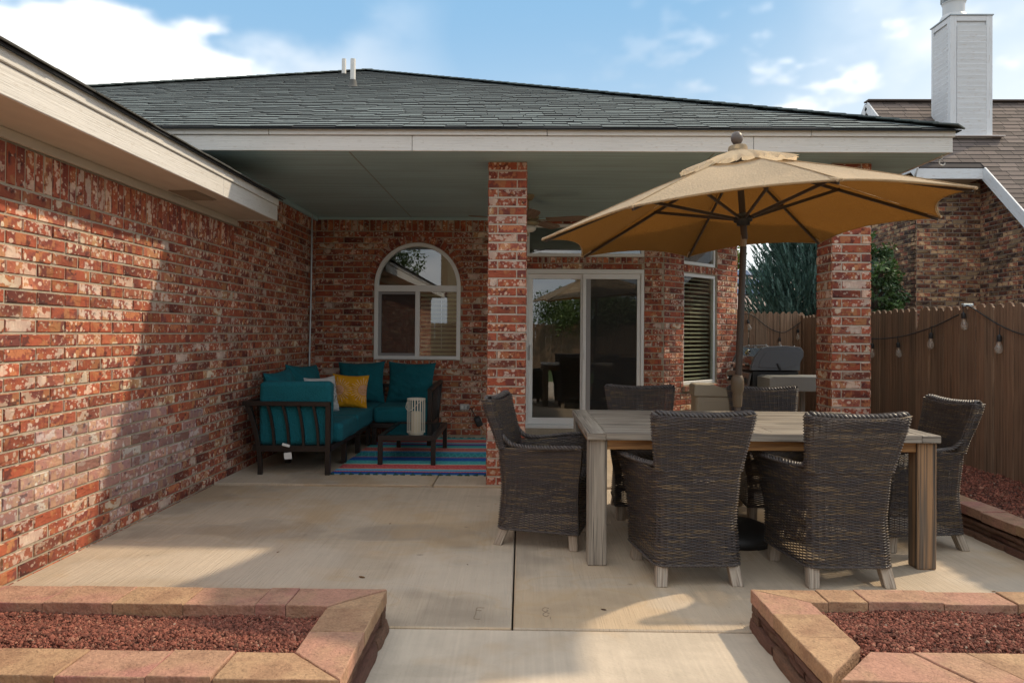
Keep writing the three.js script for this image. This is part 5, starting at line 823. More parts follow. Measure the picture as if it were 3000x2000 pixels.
  for (let k = 0; k < 20; k++) { const a = k / 20 * 2 * Math.PI; obj('slat', at(new G().box(-0.0048, 0.0048, 0.024, H - 0.004, -0.0014, 0.0014, 0.0005).geo(), Math.sin(a) * r, 0, Math.cos(a) * r, a), wm, l); }
  obj('top_ring', merge([ring(r, H - 0.004), ring(r, H - 0.012, 0.003)]), wm, l); obj('base_ring', merge([ring(r, 0.026), ring(r * 0.78, 0.005, 0.005), ring(r * 0.78, 0.018, 0.003), lathe([[0, 0.002], [r * 0.78, 0.002], [r * 0.78, 0.006], [0, 0.006]], 30)]), wm, l);
  for (let k = 0; k < 10; k++) { const a = k / 10 * 2 * Math.PI; obj('foot_bar', bar([Math.sin(a) * r * 0.78, 0.004, Math.cos(a) * r * 0.78], [Math.sin(a) * r, 0.026, Math.cos(a) * r], 0.003, 5), wm, l); }
  obj('bail_handle', tube([[-r, H - 0.03, 0], [-r - 0.012, H - 0.09, 0.02], [-0.05, H - 0.115, r + 0.008], [0.0, H - 0.075, r + 0.008], [0.045, H - 0.03, r + 0.006], [r * 0.9, H - 0.012, 0.03]], 0.0032, 6), wm, l);
  tag(obj('candle', at(lathe([[0, 0], [0.05, 0], [0.051, 0.215], [0.047, 0.222], [0.02, 0.214], [0, 0.213]], 26), -1.05, y + 0.0065, -7.52), mat({ lin: [0.66, 0.60, 0.44], roughness: 0.55 })), 'ivory pillar candle inside the white lantern', 'candle');
}
// plug-in timer with its cords by the outlet
{
  const t = thing('outdoor_timer', 'black plug in timer hanging from the wall outlet on its cord', 'timer');
  obj('plug', box(-0.692, -0.655, 0.365, 0.40, -9.565, -9.53, 0.006), mat({ lin: [0.25, 0.25, 0.25], roughness: 0.5 }), t);
  obj('cord', tube([[-0.66, 0.38, -9.55], [-0.635, 0.36, -9.55], [-0.60, 0.30, -9.555], [-0.58, 0.262, -9.56]], 0.0055, 7), blackM, t);
  obj('body', at(new G().box(-0.04, 0.04, -0.065, 0.065, -0.022, 0.022, 0.01).geo(), -0.545, 0.205, -9.558, 0, 0, 0.45), blackM, t); obj('dial', at(new THREE.CylinderGeometry(0.022, 0.022, 0.008, 20).rotateX(Math.PI / 2), -0.55, 0.222, -9.533), mat({ lin: [0.06, 0.06, 0.065], roughness: 0.4 }), t);
  obj('extension_cord', tube([[-0.515, 0.15, -9.555], [-0.49, 0.11, -9.55], [-0.44, 0.07, -9.54], [-0.38, 0.04, -9.52], [-0.28, 0.03, -9.45]], 0.006, 7), mat({ lin: [0.42, 0.15, 0.02], roughness: 0.6 }), t);
}
// ceiling fan
{
  const t = thing('ceiling_fan', 'ceiling fan with wooden blades and a white glass lamp under the porch ceiling', 'fan', null, [0.055, 2.79, -8.0]);
  const brass = mat({ lin: [0.30, 0.25, 0.15], roughness: 0.4, metalness: 0.5 }), bladeM = mat({ map: tex(256, 128, woodFn([0.34, 0.24, 0.17], [0.26, 0.175, 0.12], [0.13, 0.085, 0.055], 1990), [0.6, 0.2]), roughness: 0.55 });
  obj('canopy', lathe([[0.02, -0.06], [0.045, -0.055], [0.068, -0.02], [0.07, 0]], 24), brass, t); obj('rod', bar([0, -0.05, 0], [0, -0.19, 0], 0.012, 12), brass, t);
  obj('motor', lathe([[0, -0.18], [0.05, -0.185], [0.095, -0.20], [0.118, -0.225], [0.12, -0.25], [0.09, -0.262], [0.09, -0.275], [0.118, -0.285], [0.112, -0.315], [0.07, -0.33], [0, -0.33]], 30), brass, t);
  obj('lamp_globe', lathe([[0.06, -0.325], [0.085, -0.345], [0.088, -0.365], [0.06, -0.39], [0.02, -0.40], [0, -0.401]], 26), mat({ lin: [0.72, 0.70, 0.62], roughness: 0.35 }), t); obj('finial', lathe([[0.014, -0.398], [0.016, -0.42], [0.008, -0.435], [0, -0.437]], 14), brass, t);
  for (let k = 0; k < 5; k++) { const a = -0.22 + k * 2 * Math.PI / 5; const s = new THREE.Shape(); s.moveTo(0.20, -0.05); s.lineTo(0.52, -0.068); s.quadraticCurveTo(0.66, -0.07, 0.66, -0.03); s.lineTo(0.66, 0.03); s.quadraticCurveTo(0.66, 0.07, 0.52, 0.068); s.lineTo(0.20, 0.05); s.closePath(); const g = new THREE.ExtrudeGeometry(s, { depth: 0.006, bevelEnabled: false }); g.rotateX(-Math.PI / 2); g.rotateX(-0.24); const b = obj('blade', g, bladeM, t); b.position.y = -0.268; b.rotation.y = a; obj('blade_iron', beam([0.09, 0.0, 0], [0.24, -0.002, 0], 0.035, 0.006), brass, b); }
}
// ---------------------------------------------------------------- grill and bin
{
  const t = thing('gas_grill', 'grey gas grill with a domed lid and folding end shelf by the rear fence', 'grill', null, [0, PF, 0]);
  const greyM = mat({ lin: [0.105, 0.112, 0.122], roughness: 0.42 }), shelfM = mat({ lin: [0.25, 0.245, 0.22], roughness: 0.45 }), darkSteel = mat({ lin: [0.055, 0.058, 0.062], roughness: 0.08, metalness: 0.8 });
  const P = [[2.418, 0.93], [2.43, 0.985], [2.468, 1.075], [2.535, 1.165], [2.60, 1.180], [2.79, 1.190], [2.945, 1.175], [2.973, 1.13], [2.97, 1.08], [2.938, 1.01], [2.935, 0.93]];
  const prof = (k) => { const s = new THREE.Shape(); P.forEach(([x, y], i) => { const q = [2.70 + (x - 2.70) * k, 0.93 + (y - 0.93) * k]; i ? s.lineTo(...q) : s.moveTo(...q); }); s.closePath(); return s; };
  const side = (z0, z1, k) => { const g = new THREE.ExtrudeGeometry(prof(k), { depth: z1 - z0, bevelEnabled: true, bevelThickness: 0.006, bevelSize: 0.006, bevelOffset: -0.006, bevelSegments: 2 }); g.translate(0, 0, z0); return g; };
  const lid = obj('lid', side(-8.72, -8.05, 0.985), darkSteel, t); obj('end_cap', side(-8.045, -8.0, 1), greyM, lid); obj('end_cap', side(-8.77, -8.725, 1), greyM, lid);
  { const s = new THREE.Shape(); [[2.50, 0.965], [2.52, 1.04], [2.575, 1.125], [2.62, 1.135], [2.93, 1.13], [2.925, 1.04], [2.88, 0.985], [2.80, 0.958], [2.735, 0.95], [2.715, 0.99], [2.70, 0.985], [2.705, 0.958]].forEach((p, i) => i ? s.lineTo(...p) : s.moveTo(...p)); obj('end_panel', new THREE.ExtrudeGeometry(s, { depth: 0.004, bevelEnabled: true, bevelThickness: 0.002, bevelSize: 0.002, bevelSegments: 1 }).translate(0, 0, -7.994), greyM, lid); }
  obj('slot', merge([tube([[2.692, 1.005, -7.988], [2.70, 0.985, -7.988], [2.715, 0.955, -7.988], [2.73, 0.938, -7.988]], 0.010, 8)]), blackM, lid);
  for (const [x, y, z] of [[2.60, 1.183, -8.02], [2.74, 1.19, -8.02], [2.88, 1.186, -8.02], [2.62, 1.186, -8.75], [2.82, 1.19, -8.75]]) obj('rivet', new THREE.SphereGeometry(0.008, 8, 6).translate(x, y, z), chromeM, lid);
  obj('handle', merge([bar([2.385, 0.985, -8.12], [2.385, 0.985, -8.66], 0.013, 12), bar([2.385, 0.985, -8.16], [2.44, 0.99, -8.16], 0.010, 8), bar([2.385, 0.985, -8.62], [2.44, 0.99, -8.62], 0.010, 8)]), chromeM, lid);
  const gauge = obj('thermometer', at(new THREE.CylinderGeometry(0.035, 0.035, 0.012, 24), 2.492, 1.115, -8.38, 0, 0, 0.93), chromeM, lid); obj('dial_face', at(new THREE.CylinderGeometry(0.029, 0.029, 0.014, 24), 2.490, 1.1165, -8.38, 0, 0, 0.93), mat({ lin: [0.45, 0.38, 0.08], roughness: 0.4 }), gauge);
  obj('firebox', box(2.44, 2.93, 0.74, 0.925, -8.76, -8.02, 0.01), blackM, t); obj('control_panel', at(new G().box(-0.012, 0.012, -0.075, 0.075, -0.39, 0.39, 0.004).geo(), 2.405, 0.825, -8.39, 0, 0, -0.2), mat({ lin: [0.20, 0.19, 0.18], roughness: 0.3, metalness: 0.7 }), t);
  for (let k = 0; k < 3; k++) { const kn = obj('knob', at(new THREE.CylinderGeometry(0.028, 0.032, 0.045, 18).rotateZ(Math.PI / 2), 2.37, 0.815, -8.12 - k * 0.25), blackM, t); obj('knob_cap', at(new THREE.CylinderGeometry(0.018, 0.02, 0.012, 16).rotateZ(Math.PI / 2), 2.343, 0.815, -8.12 - k * 0.25), chromeM, kn); }
  const shelf = (z0, z1) => { const s = new THREE.Shape(); [[2.49, 0.745], [3.13, 0.745], [3.13, 0.865], [3.10, 0.882], [2.53, 0.882], [2.49, 0.865]].forEach((p, i) => i ? s.lineTo(...p) : s.moveTo(...p)); const g = new THREE.ExtrudeGeometry(s, { depth: z1 - z0, bevelEnabled: true, bevelThickness: 0.006, bevelSize: 0.006, bevelSegments: 2 }); g.translate(0, 0, z0); return g; };
  obj('end_shelf', shelf(-7.99, -7.60), shelfM, t); obj('end_shelf', shelf(-9.18, -8.79), shelfM, t);
  for (const [x, z] of [[2.47, -8.05], [2.98, -8.05], [2.47, -8.73], [2.98, -8.73]]) obj('leg', box(x - 0.022, x + 0.022, 0, 0.76, z - 0.022, z + 0.022, 0.004), mat({ lin: [0.24, 0.23, 0.21], roughness: 0.45 }), t);
  obj('cabinet', box(2.50, 2.95, 0.09, 0.735, -8.70, -8.08, 0.006), mat({ lin: [0.045, 0.04, 0.036], roughness: 0.5 }), t); obj('bottom_shelf', box(2.46, 2.99, 0.06, 0.085, -8.74, -8.04, 0.004), greyM, t);
  const b = thing('storage_bin', 'beige plastic bin with a wavy lid under the angled window', 'bin', null, [2.15, PF, -8.62], -0.06), bm = mat({ lin: [0.40, 0.345, 0.26], roughness: 0.6 });
  obj('body', merge([box(-0.19, 0.19, 0, 0.62, -0.17, 0.17, 0.02), box(-0.15, 0.15, 0.06, 0.55, 0.171, 0.178, 0.004)]), bm, b);
  { const s = new THREE.Shape(); s.moveTo(-0.205, 0.622); s.lineTo(0.205, 0.622); s.lineTo(0.205, 0.685); s.bezierCurveTo(0.12, 0.68, 0.06, 0.735, -0.03, 0.738); s.lineTo(-0.17, 0.74); s.quadraticCurveTo(-0.205, 0.735, -0.205, 0.70); s.closePath(); const g = new THREE.ExtrudeGeometry(s, { depth: 0.36, bevelEnabled: true, bevelThickness: 0.006, bevelSize: 0.006, bevelSegments: 2, curveSegments: 12 }); g.translate(0, 0, -0.18); obj('lid', g, bm, b); }
}
// ---------------------------------------------------------------- fences
function picketGeo(w, h, th, v, broken) {
  const q = rng(v * 71 + 9), s = new THREE.Shape(), e = Math.min(0.026, w * 0.28);
  if (broken) [[0, 0], [w, 0], [w, h], [w - e, h], [w * 0.72, h - 0.02], [0, h - 0.30], [0, 0]].forEach((p, i) => i ? s.lineTo(...p) : s.moveTo(...p));
  else { s.moveTo(0, 0); s.lineTo(w, 0); s.lineTo(w, h - e * 1.3); s.lineTo(w - e * 0.55, h - e * 0.9); s.lineTo(w - e, h - 0.002); s.lineTo(w * 0.5, h + 0.003); s.lineTo(e, h - 0.002); s.lineTo(e * 0.55, h - e * 0.9); s.lineTo(0, h - e * 1.3); }
  const g = new THREE.ExtrudeGeometry(s, { depth: th, bevelEnabled: true, bevelThickness: 0.0015, bevelSize: 0.0015, bevelOffset: -0.0015, bevelSegments: 1 }), uv = g.attributes.uv, p = g.attributes.position, ou = q() * 7, ov = q() * 7;
  for (let i = 0; i < uv.count; i++) uv.setXY(i, p.getY(i) + ou, p.getX(i) + p.getZ(i) + ov); return g;
}
function fence(label, pos, turn, len, pitch, y0, h, seed, opts = {}) {
  const t = thing('picket_fence', label, 'fence', null, pos, turn), q = rng(seed), vars = []; for (let v = 0; v < 7; v++) vars.push(picketGeo(pitch - 0.004, h, 0.016, v + seed));
  const bad = picketGeo(pitch - 0.004, h, 0.016, 99, true); let i = 0;
  for (let a = 0; a < len - pitch * 0.5; a += pitch, i++) { const isBad = opts.bad === i; const m = obj('picket', isBad ? bad : vars[Math.floor(q() * 7)], fenceMs[Math.floor(q() * 5)], t); m.position.set(a, y0 + (q() - 0.5) * 0.022, (q() - 0.5) * 0.007); m.rotation.y = (q() - 0.5) * 0.03; m.rotation.z = (q() - 0.5) * 0.006; m.scale.x = 0.985 + 0.02 * q(); }
  for (const y of [0.35, h - 0.28]) obj('rail', box(0, len, y0 + y, y0 + y + 0.085, -0.042, -0.004, 0.003), fenceM, t);
  for (let a = 0.4; a < len; a += 2.35) obj('post', box(a, a + 0.09, y0 - 0.1, y0 + h - 0.06, -0.134, -0.044, 0.004, 1), fenceM, t);
  return t;
}
// side fence runs away from the camera: local x points to +z, its face looks to -x
fence('dark brown picket side fence behind the stone edged bed with string lights', [4.06, 0, -11.0], -Math.PI / 2, 8.6, 0.128, 0.10, 1.505, 301, { bad: 25 });
fence('dark brown picket fence section across the side yard behind the grill', [3.11, 0, -10.99], 0, 0.94, 0.0895, 0.02, 1.642, 302);

// ---------------------------------------------------------------- string lights
const bulbGlass = mat({ phys: true, lin: [0.97, 0.94, 0.88], transmission: 0.85, thickness: 0, roughness: 0.02, ior: 1.5 }), filM = mat({ lin: [0.55, 0.34, 0.12], roughness: 0.5 });
function stringLight(label, cables, bulbs, out) {
  const t = thing('string_lights', label, 'string lights', 'string lights on the fences');
  for (const c of cables) obj('cable', tube(c, 0.0055, 7), blackM, t);
  const sock = merge([lathe([[0.008, 0.058], [0.012, 0.05], [0.019, 0.044], [0.020, 0.006], [0.017, 0]], 14), bar([0, 0.05, 0], [0, 0.12, 0], 0.004, 6)]), glass = lathe([[0.013, 0], [0.014, -0.012], [0.027, -0.042], [0.032, -0.066], [0.028, -0.088], [0.014, -0.102], [0, -0.105]], 16), fil = merge([bar([-0.005, -0.01, 0], [-0.006, -0.055, 0], 0.0012, 4), bar([0.005, -0.01, 0], [0.006, -0.055, 0], 0.0012, 4), bar([0, 0, 0], [0, -0.03, 0], 0.005, 6, 0.003)]);
  for (const [x, y, z, lean] of bulbs) { const s = obj('socket', sock, blackM, t); s.position.set(x, y, z); s.rotation.z = lean; obj('bulb', glass, bulbGlass, s); obj('filament', fil, filM, s); }
  return t;
}
{
  const x = 4.028, k = 4.03 / 3.95;
  const P = (y, d) => [x, 1.315 + (y - 1.315) * k, -d * k];
  stringLight('black string lights with clear bulbs looped along the side fence', [[P(1.42, 9.6), P(1.33, 9.1), P(1.29, 8.6), P(1.316, 7.92), P(1.36, 7.6), P(1.419, 7.27), P(1.517, 6.88)], [P(1.60, 6.78), P(1.588, 6.71), P(1.50, 6.5), P(1.409, 6.27), P(1.339, 6.0), P(1.30, 5.6), P(1.36, 5.1)]],
    [[1.202, 8.514], [1.223, 7.928], [1.321, 7.302], [1.50, 6.764], [1.302, 6.268], [1.22, 5.6]].map(([y, d], i) => { const p = P(y, d); return [p[0] - 0.02, p[1] - 0.02, p[2], (i % 2 ? 0.08 : -0.06)]; }));
  obj('clip', box(4.0, 4.09, 1.592, 1.62, -6.93, -6.89, 0.004), galvM, scene.getObjectByName('string_lights'));
  stringLight('black string lights sagging across the fence section behind the grill', [[[3.15, 1.58, -10.94], [3.257, 1.635, -10.945], [3.337, 1.607, -10.945], [3.506, 1.472, -10.945], [3.62, 1.402, -10.945], [3.731, 1.365, -10.945], [3.80, 1.37, -10.945], [3.90, 1.427, -10.945], [4.03, 1.52, -10.945]]], [[3.27, 1.49, -10.935, 0.25], [3.718, 1.235, -10.93, 0.02], [3.98, 1.36, -10.93, 0]]);
}
// ---------------------------------------------------------------- the neighbour's house with its white chimney
const sideShingle = (t) => [0.155 * t, 0.118 * t, 0.10 * t];
{
  const t = thing('neighbour_house', 'brown brick neighbouring house with brown shingled roof and white boarded chimney', 'building');
  const lay = (wall, rows, single) => placeBricks(wall, rows, single, tanBrickM);
  const wA = wallMesh(t, 'wall', [7.0, 0, -13.5], 0, wallShape([[0, 0.3], [1.13, 0.3], [1.13, 4.40], [0, 4.40]], [], 0.2), darkMortarM); { const S = []; layRows(S, 0, 1.13, 0.35, 50, []); laySoldiers(S, 0, 1.13, 0.35 + 50 * COURSE, 4.38); lay(wA, S, 140); }
  const wL = wallMesh(t, 'wall', [7.0, 0, -17.6], -Math.PI / 2, wallShape([[0, 0.3], [4.1, 0.3], [4.1, 4.40], [0, 4.40]], [], 0.2), darkMortarM); { const S = []; layRows(S, 0, 4.1, 0.35, 53, []); lay(wL, S, 0); }
  const wB = wallMesh(t, 'wall', [8.13, 0, -13.5], -Math.PI / 2, wallShape([[0, 0.3], [3.2, 0.3], [3.2, 1.5], [0, 4.47]], [], 0.2), darkMortarM); { const S = []; for (let i = 0; i < 53; i++) { const y = 0.35 + i * COURSE, m = Math.min(3.2, (4.40 - y) / 0.925); if (m > 0.1) layRows(S, 0, m, y, 1, [], i); } lay(wB, S, 160); }
  const k = 0.905, phi = Math.atan(k), Y = d => 4.626 + k * (d - 13.46), RD = 14.9, g = new G();
  const slab = (x0, x1, d0, d1) => { g.quad([x0, Y(d0), -d0], [x1, Y(d0), -d0], [x1, Y(d1), -d1], [x0, Y(d1), -d1]); g.quad([x1, Y(d0) - 0.02, -d0], [x0, Y(d0) - 0.02, -d0], [x0, Y(d1) - 0.02, -d1], [x1, Y(d1) - 0.02, -d1]); g.quad([x0, Y(d0) - 0.02, -d0], [x1, Y(d0) - 0.02, -d0], [x1, Y(d0), -d0], [x0, Y(d0), -d0]); };
  slab(6.76, 7.9, 13.02, RD); slab(7.9, 13, 10.7, RD); g.quad([6.76, Y(RD), -RD], [13, Y(RD), -RD], [13, Y(RD) - 3.6, -RD - 4], [6.76, Y(RD) - 3.6, -RD - 4]);
  const roof = obj('roof', g.geo(), mat({ lin: [0.05, 0.04, 0.036], roughness: 0.95 }), t), rest = []; let singles = 0;
  const shp = []; for (let v = 0; v < 12; v++) shp.push(paintEdge(new G().box(0, 0.24 + (v % 3) * 0.035 - 0.004, 0, 0.009, -0.16, 0, 0.0015).geo(), sideShingle(0.72 + v * 0.05)));
  for (let r = 0; r * 0.142 * Math.cos(phi) < RD - 10.7; r++) { const d = 10.7 + r * 0.142 * Math.cos(phi); let x = (d > 13.02 ? 6.76 : 7.9); const xe = 12.4; while (x < xe) { const v = Math.floor(rnd() * 12), w = 0.24 + (v % 3) * 0.035, m = new THREE.Mesh(shp[v], shingleM); m.name = 'shingle'; m.position.set(x, Y(d) + 0.004 + rr(0, 0.003), -d); m.rotation.set(phi - 0.055, 0, 0); sh(m); if (singles < 300 && inView(m.position) && d > 11.8 && x < 10.2) { singles++; roof.add(m); } else { m.updateMatrix(); rest.push(shp[v].clone().applyMatrix4(m.matrix)); } x += w; } }
  obj('shingles', merge(rest), shingleM, roof).userData.kind = 'stuff';
  obj('ridge_cap', beam([6.74, Y(RD) + 0.01, -RD], [13, Y(RD) + 0.01, -RD], 0.2, 0.03), mat({ lin: [0.115, 0.088, 0.075], roughness: 0.95 }), roof);
  // eave over the front wall and the sloping rake board
  obj('fascia_board', box(6.76, 7.90, Y(13.02) - 0.20, Y(13.02) - 0.022, -13.05, -13.02, 0.004, 0), sidingM, t); obj('soffit', box(6.78, 7.9, Y(13.02) - 0.185, Y(13.02) - 0.17, -13.5, -13.051, 0), soffitM, t); obj('frieze_board', box(6.98, 8.1, Y(13.02) - 0.27, Y(13.02) - 0.187, -13.48, -13.455, 0.002), soffitM, t);
  obj('rake_board', beam([7.9, Y(13.05) - 0.105, -13.05], [7.9, Y(10.7) - 0.105, -10.7], 0.03, 0.19), sidingM, t); obj('rake_soffit', beam([8.02, Y(13.4) - 0.16, -13.4], [8.02, Y(10.7) - 0.16, -10.7], 0.22, 0.012), soffitM, t); obj('gable_trim', merge([beam([6.75, Y(13.02) - 0.09, -13.02], [6.75, Y(RD) - 0.09, -RD], 0.03, 0.17), beam([6.75, Y(RD) - 0.09, -RD], [6.75, Y(RD) - 2.8, -RD - 3], 0.03, 0.17)]), sidingM, t);
  { const s = new THREE.Shape([[13.1, 4.2], [17.5, 4.2], [RD, Y(RD) - 0.08]].map(p => new THREE.Vector2(...p))); const gg = new THREE.ExtrudeGeometry(s, { depth: 0.04, bevelEnabled: false }); gg.rotateY(Math.PI / 2); gg.translate(6.80, 0, 0); obj('gable_wall', gg, sidingM, t); }
  // chimney: boards on two faces between corner trims, metal flue
  const x0 = 7.765, x1 = 8.50, d0 = 13.79, d1 = 14.42, yb = 4.5, yt = 7.16, ch = obj('chimney', box(x0 + 0.02, x1 - 0.02, yb, yt - 0.02, -d1 + 0.02, -d0 - 0.02, 0), sidingM, t);
  for (let i = 0; i < 25; i++) { const y = yb + 0.08 + i * 0.1; if (y + 0.1 > yt - 0.1) break; const a = obj('board', at(new G().box(0, x1 - x0 - 0.21, 0, 0.098, -0.008, 0.008, 0.002).geo(), x0 + 0.105, y, -d0 + 0.002, 0, 0.16), sidingM, ch); const b = obj('board', at(new G().box(0, d1 - d0 - 0.15, 0, 0.098, -0.008, 0.008, 0.002).geo(), x0 - 0.002, y, -d1 + 0.075, -Math.PI / 2, 0.16), sidingM, ch); }
  obj('corner_trim', merge([box(x0 - 0.012, x0 + 0.10, yb, yt, -d0 - 0.019, -d0 + 0.012, 0.003, 1), box(x1 - 0.10, x1 + 0.012, yb, yt, -d0 - 0.019, -d0 + 0.012, 0.003, 1), box(x0 - 0.012, x0 + 0.019, yb, yt, -d0 - 0.10, -d0 - 0.02, 0.003, 1), box(x0 - 0.012, x0 + 0.019, yb, yt, -d1, -d1 + 0.07, 0.003, 1), box(x0 + 0.101, x1 - 0.101, yt - 0.10, yt - 0.002, -d0 - 0.018, -d0 + 0.011, 0.003), box(x0 - 0.011, x0 + 0.018, yt - 0.10, yt - 0.002, -d1 + 0.071, -d0 - 0.101, 0.003, 2)]), sidingM, ch);
  obj('chimney_cap', box(x0 - 0.03, x1 + 0.03, yt + 0.001, yt + 0.025, -d1 - 0.03, -d0 + 0.03, 0.004), galvM, ch); obj('flashing', merge([box(x0 - 0.08, x1 + 0.18, Y(d0) + 0.01, Y(d0) + 0.03, -d0 + 0.002, -d0 + 0.12, 0.004)]), mat({ lin: [0.58, 0.52, 0.49], roughness: 0.6 }), ch);
  const flue = obj('flue', lathe([[0.23, 0], [0.235, 0.02], [0.2, 0.09], [0.185, 0.10], [0.185, 0.30], [0.2, 0.31], [0.2, 0.33], [0.185, 0.34]], 28), mat({ lin: [0.55, 0.55, 0.54], roughness: 0.45, metalness: 0.3 }), ch); flue.position.set(7.98, yt + 0.026, -14.08);
  const rings = []; for (let k = 0; k < 7; k++) rings.push(at(new THREE.TorusGeometry(0.21, 0.009, 6, 30), 0, 0.36 + k * 0.03, 0, 0, Math.PI / 2)); rings.push(lathe([[0.17, 0.34], [0.17, 0.56]], 20)); const cap = obj('flue_louvres', merge(rings), galvM, ch); cap.position.copy(flue.position);
}
// distant house with solar panels
{
  const t = thing('distant_house', 'distant house with dark solar panels on a tan roof beyond the juniper', 'building', null, [9.6, 0, -30]);
  obj('wall', box(-3.5, 4, 0, 2.45, -6, -0.5, 0.02), mat({ lin: [0.30, 0.24, 0.18], roughness: 0.9 }), t);
  const g = new G(); g.quad([-4, 2.35, 0.2], [4.4, 2.35, 0.2], [4.4, 4.0, -3.4], [-4, 4.0, -3.4]); g.quad([4.4, 4.0, -3.4], [4.4, 2.3, -7], [-4, 2.3, -7], [-4, 4.0, -3.4]); g.quad([-4, 2.2, 0.2], [4.4, 2.2, 0.2], [4.4, 2.35, 0.2], [-4, 2.35, 0.2]); const roof = obj('roof', g.geo(), mat({ lin: [0.36, 0.27, 0.23], roughness: 0.9, map: shTex }), t);
  for (let r = 0; r < 3; r++) for (let c = 0; c < 4; c++) { const p = obj('solar_panel', new G().box(0, 0.98, 0, 0.04, -0.60, 0, 0.006).geo(), mat({ lin: [0.03, 0.05, 0.10], roughness: 0.25 }), roof); const s = 0.75 + r * 1.0; p.position.set(-2.6 + c * 1.02, 2.35 + 1.65 * (s * 0.30 + 0.16) * 0.95 + 0.05, 0.2 - 3.6 * (s * 0.30 + 0.16) * 0.95); p.rotation.x = Math.atan(1.65 / 3.6); }
}
// ---------------------------------------------------------------- trees
function leafMass(clumps, per, size, q, aspect = 0.5, up = 0) { // many small bent leaves round clump centres
  const pos = [], nor = [], col = [];
  for (const [cx, cy, cz, r, tone] of clumps) for (let i = 0; i < per; i++) {
    const u = q() * 2 - 1, a = q() * 6.283, rad = r * Math.cbrt(q()), s = Math.sqrt(1 - u * u), x = cx + rad * s * Math.cos(a), y = cy + rad * u * 0.8, z = cz + rad * s * Math.sin(a), L = size * (0.6 + 0.8 * q());
    const d = V(q() - 0.5, q() - 0.5 + up, q() - 0.5).normalize(), n = V(q() - 0.5, q() * 0.9 + 0.1, q() - 0.5).normalize(), w = d.clone().cross(n).normalize().multiplyScalar(L * aspect * 0.5), nn = w.clone().cross(d).normalize();
    const p0 = V(x, y, z), p1 = p0.clone().addScaledVector(d, L), m = p0.clone().addScaledVector(d, L * 0.45).addScaledVector(nn, L * 0.08), A = m.clone().add(w), B = m.clone().sub(w), k = 0.7 + 0.6 * q();
    for (const [P, Q, S] of [[p0, A, p1], [p0, p1, B]]) { pos.push(P.x, P.y, P.z, Q.x, Q.y, Q.z, S.x, S.y, S.z); for (let e = 0; e < 3; e++) { nor.push(nn.x, nn.y, nn.z); col.push(tone[0] * k, tone[1] * k, tone[2] * k); } }
  }
  const g = new THREE.BufferGeometry(); g.setAttribute('position', new THREE.Float32BufferAttribute(pos, 3)); g.setAttribute('normal', new THREE.Float32BufferAttribute(nor, 3)); g.setAttribute('color', new THREE.Float32BufferAttribute(col, 3)); return g;
}
const leafM = mat({ phys: true, color: 0xffffff, vertexColors: true, roughness: 0.75, transmission: 0.3, thickness: 0 }), barkM = mat({ lin: [0.11, 0.08, 0.06], roughness: 1, bumpMap: grit, bumpScale: 0.02 });
function broadTree(name, label, cat, pos, h, rx, ry, cy, n, per, size, tones, seed, group) {
  const t = thing(name, label, cat, group, pos), q = rng(seed), cl = [], limbs = [tube([[0, 0, 0], [0.05, h * 0.3, 0.03], [-0.04, h * 0.6, 0], [0.02, cy, 0]], 0.035 * h * 0.4 + 0.02, 8)];
  for (let i = 0; i < n; i++) { const u = q() * 2 - 1, a = q() * 6.283, s = Math.sqrt(1 - u * u), k = 0.45 + 0.55 * Math.sqrt(q()), x = rx * k * s * Math.cos(a), y = cy + ry * k * u, z = rx * k * s * Math.sin(a); cl.push([x, y, z, rx * (0.13 + 0.13 * q()), tones[Math.floor(q() * tones.length)]]); if (i % 5 === 0) limbs.push(tube([[0, cy * 0.5 + q() * cy * 0.35, 0], [x * 0.5, (y + cy) * 0.48, z * 0.5], [x, y, z]], 0.018 + 0.02 * q(), 5)); }
  obj('trunk', merge(limbs), barkM, t); const c = obj('crown', leafMass(cl, per, size, q), leafM, t); return t;
}
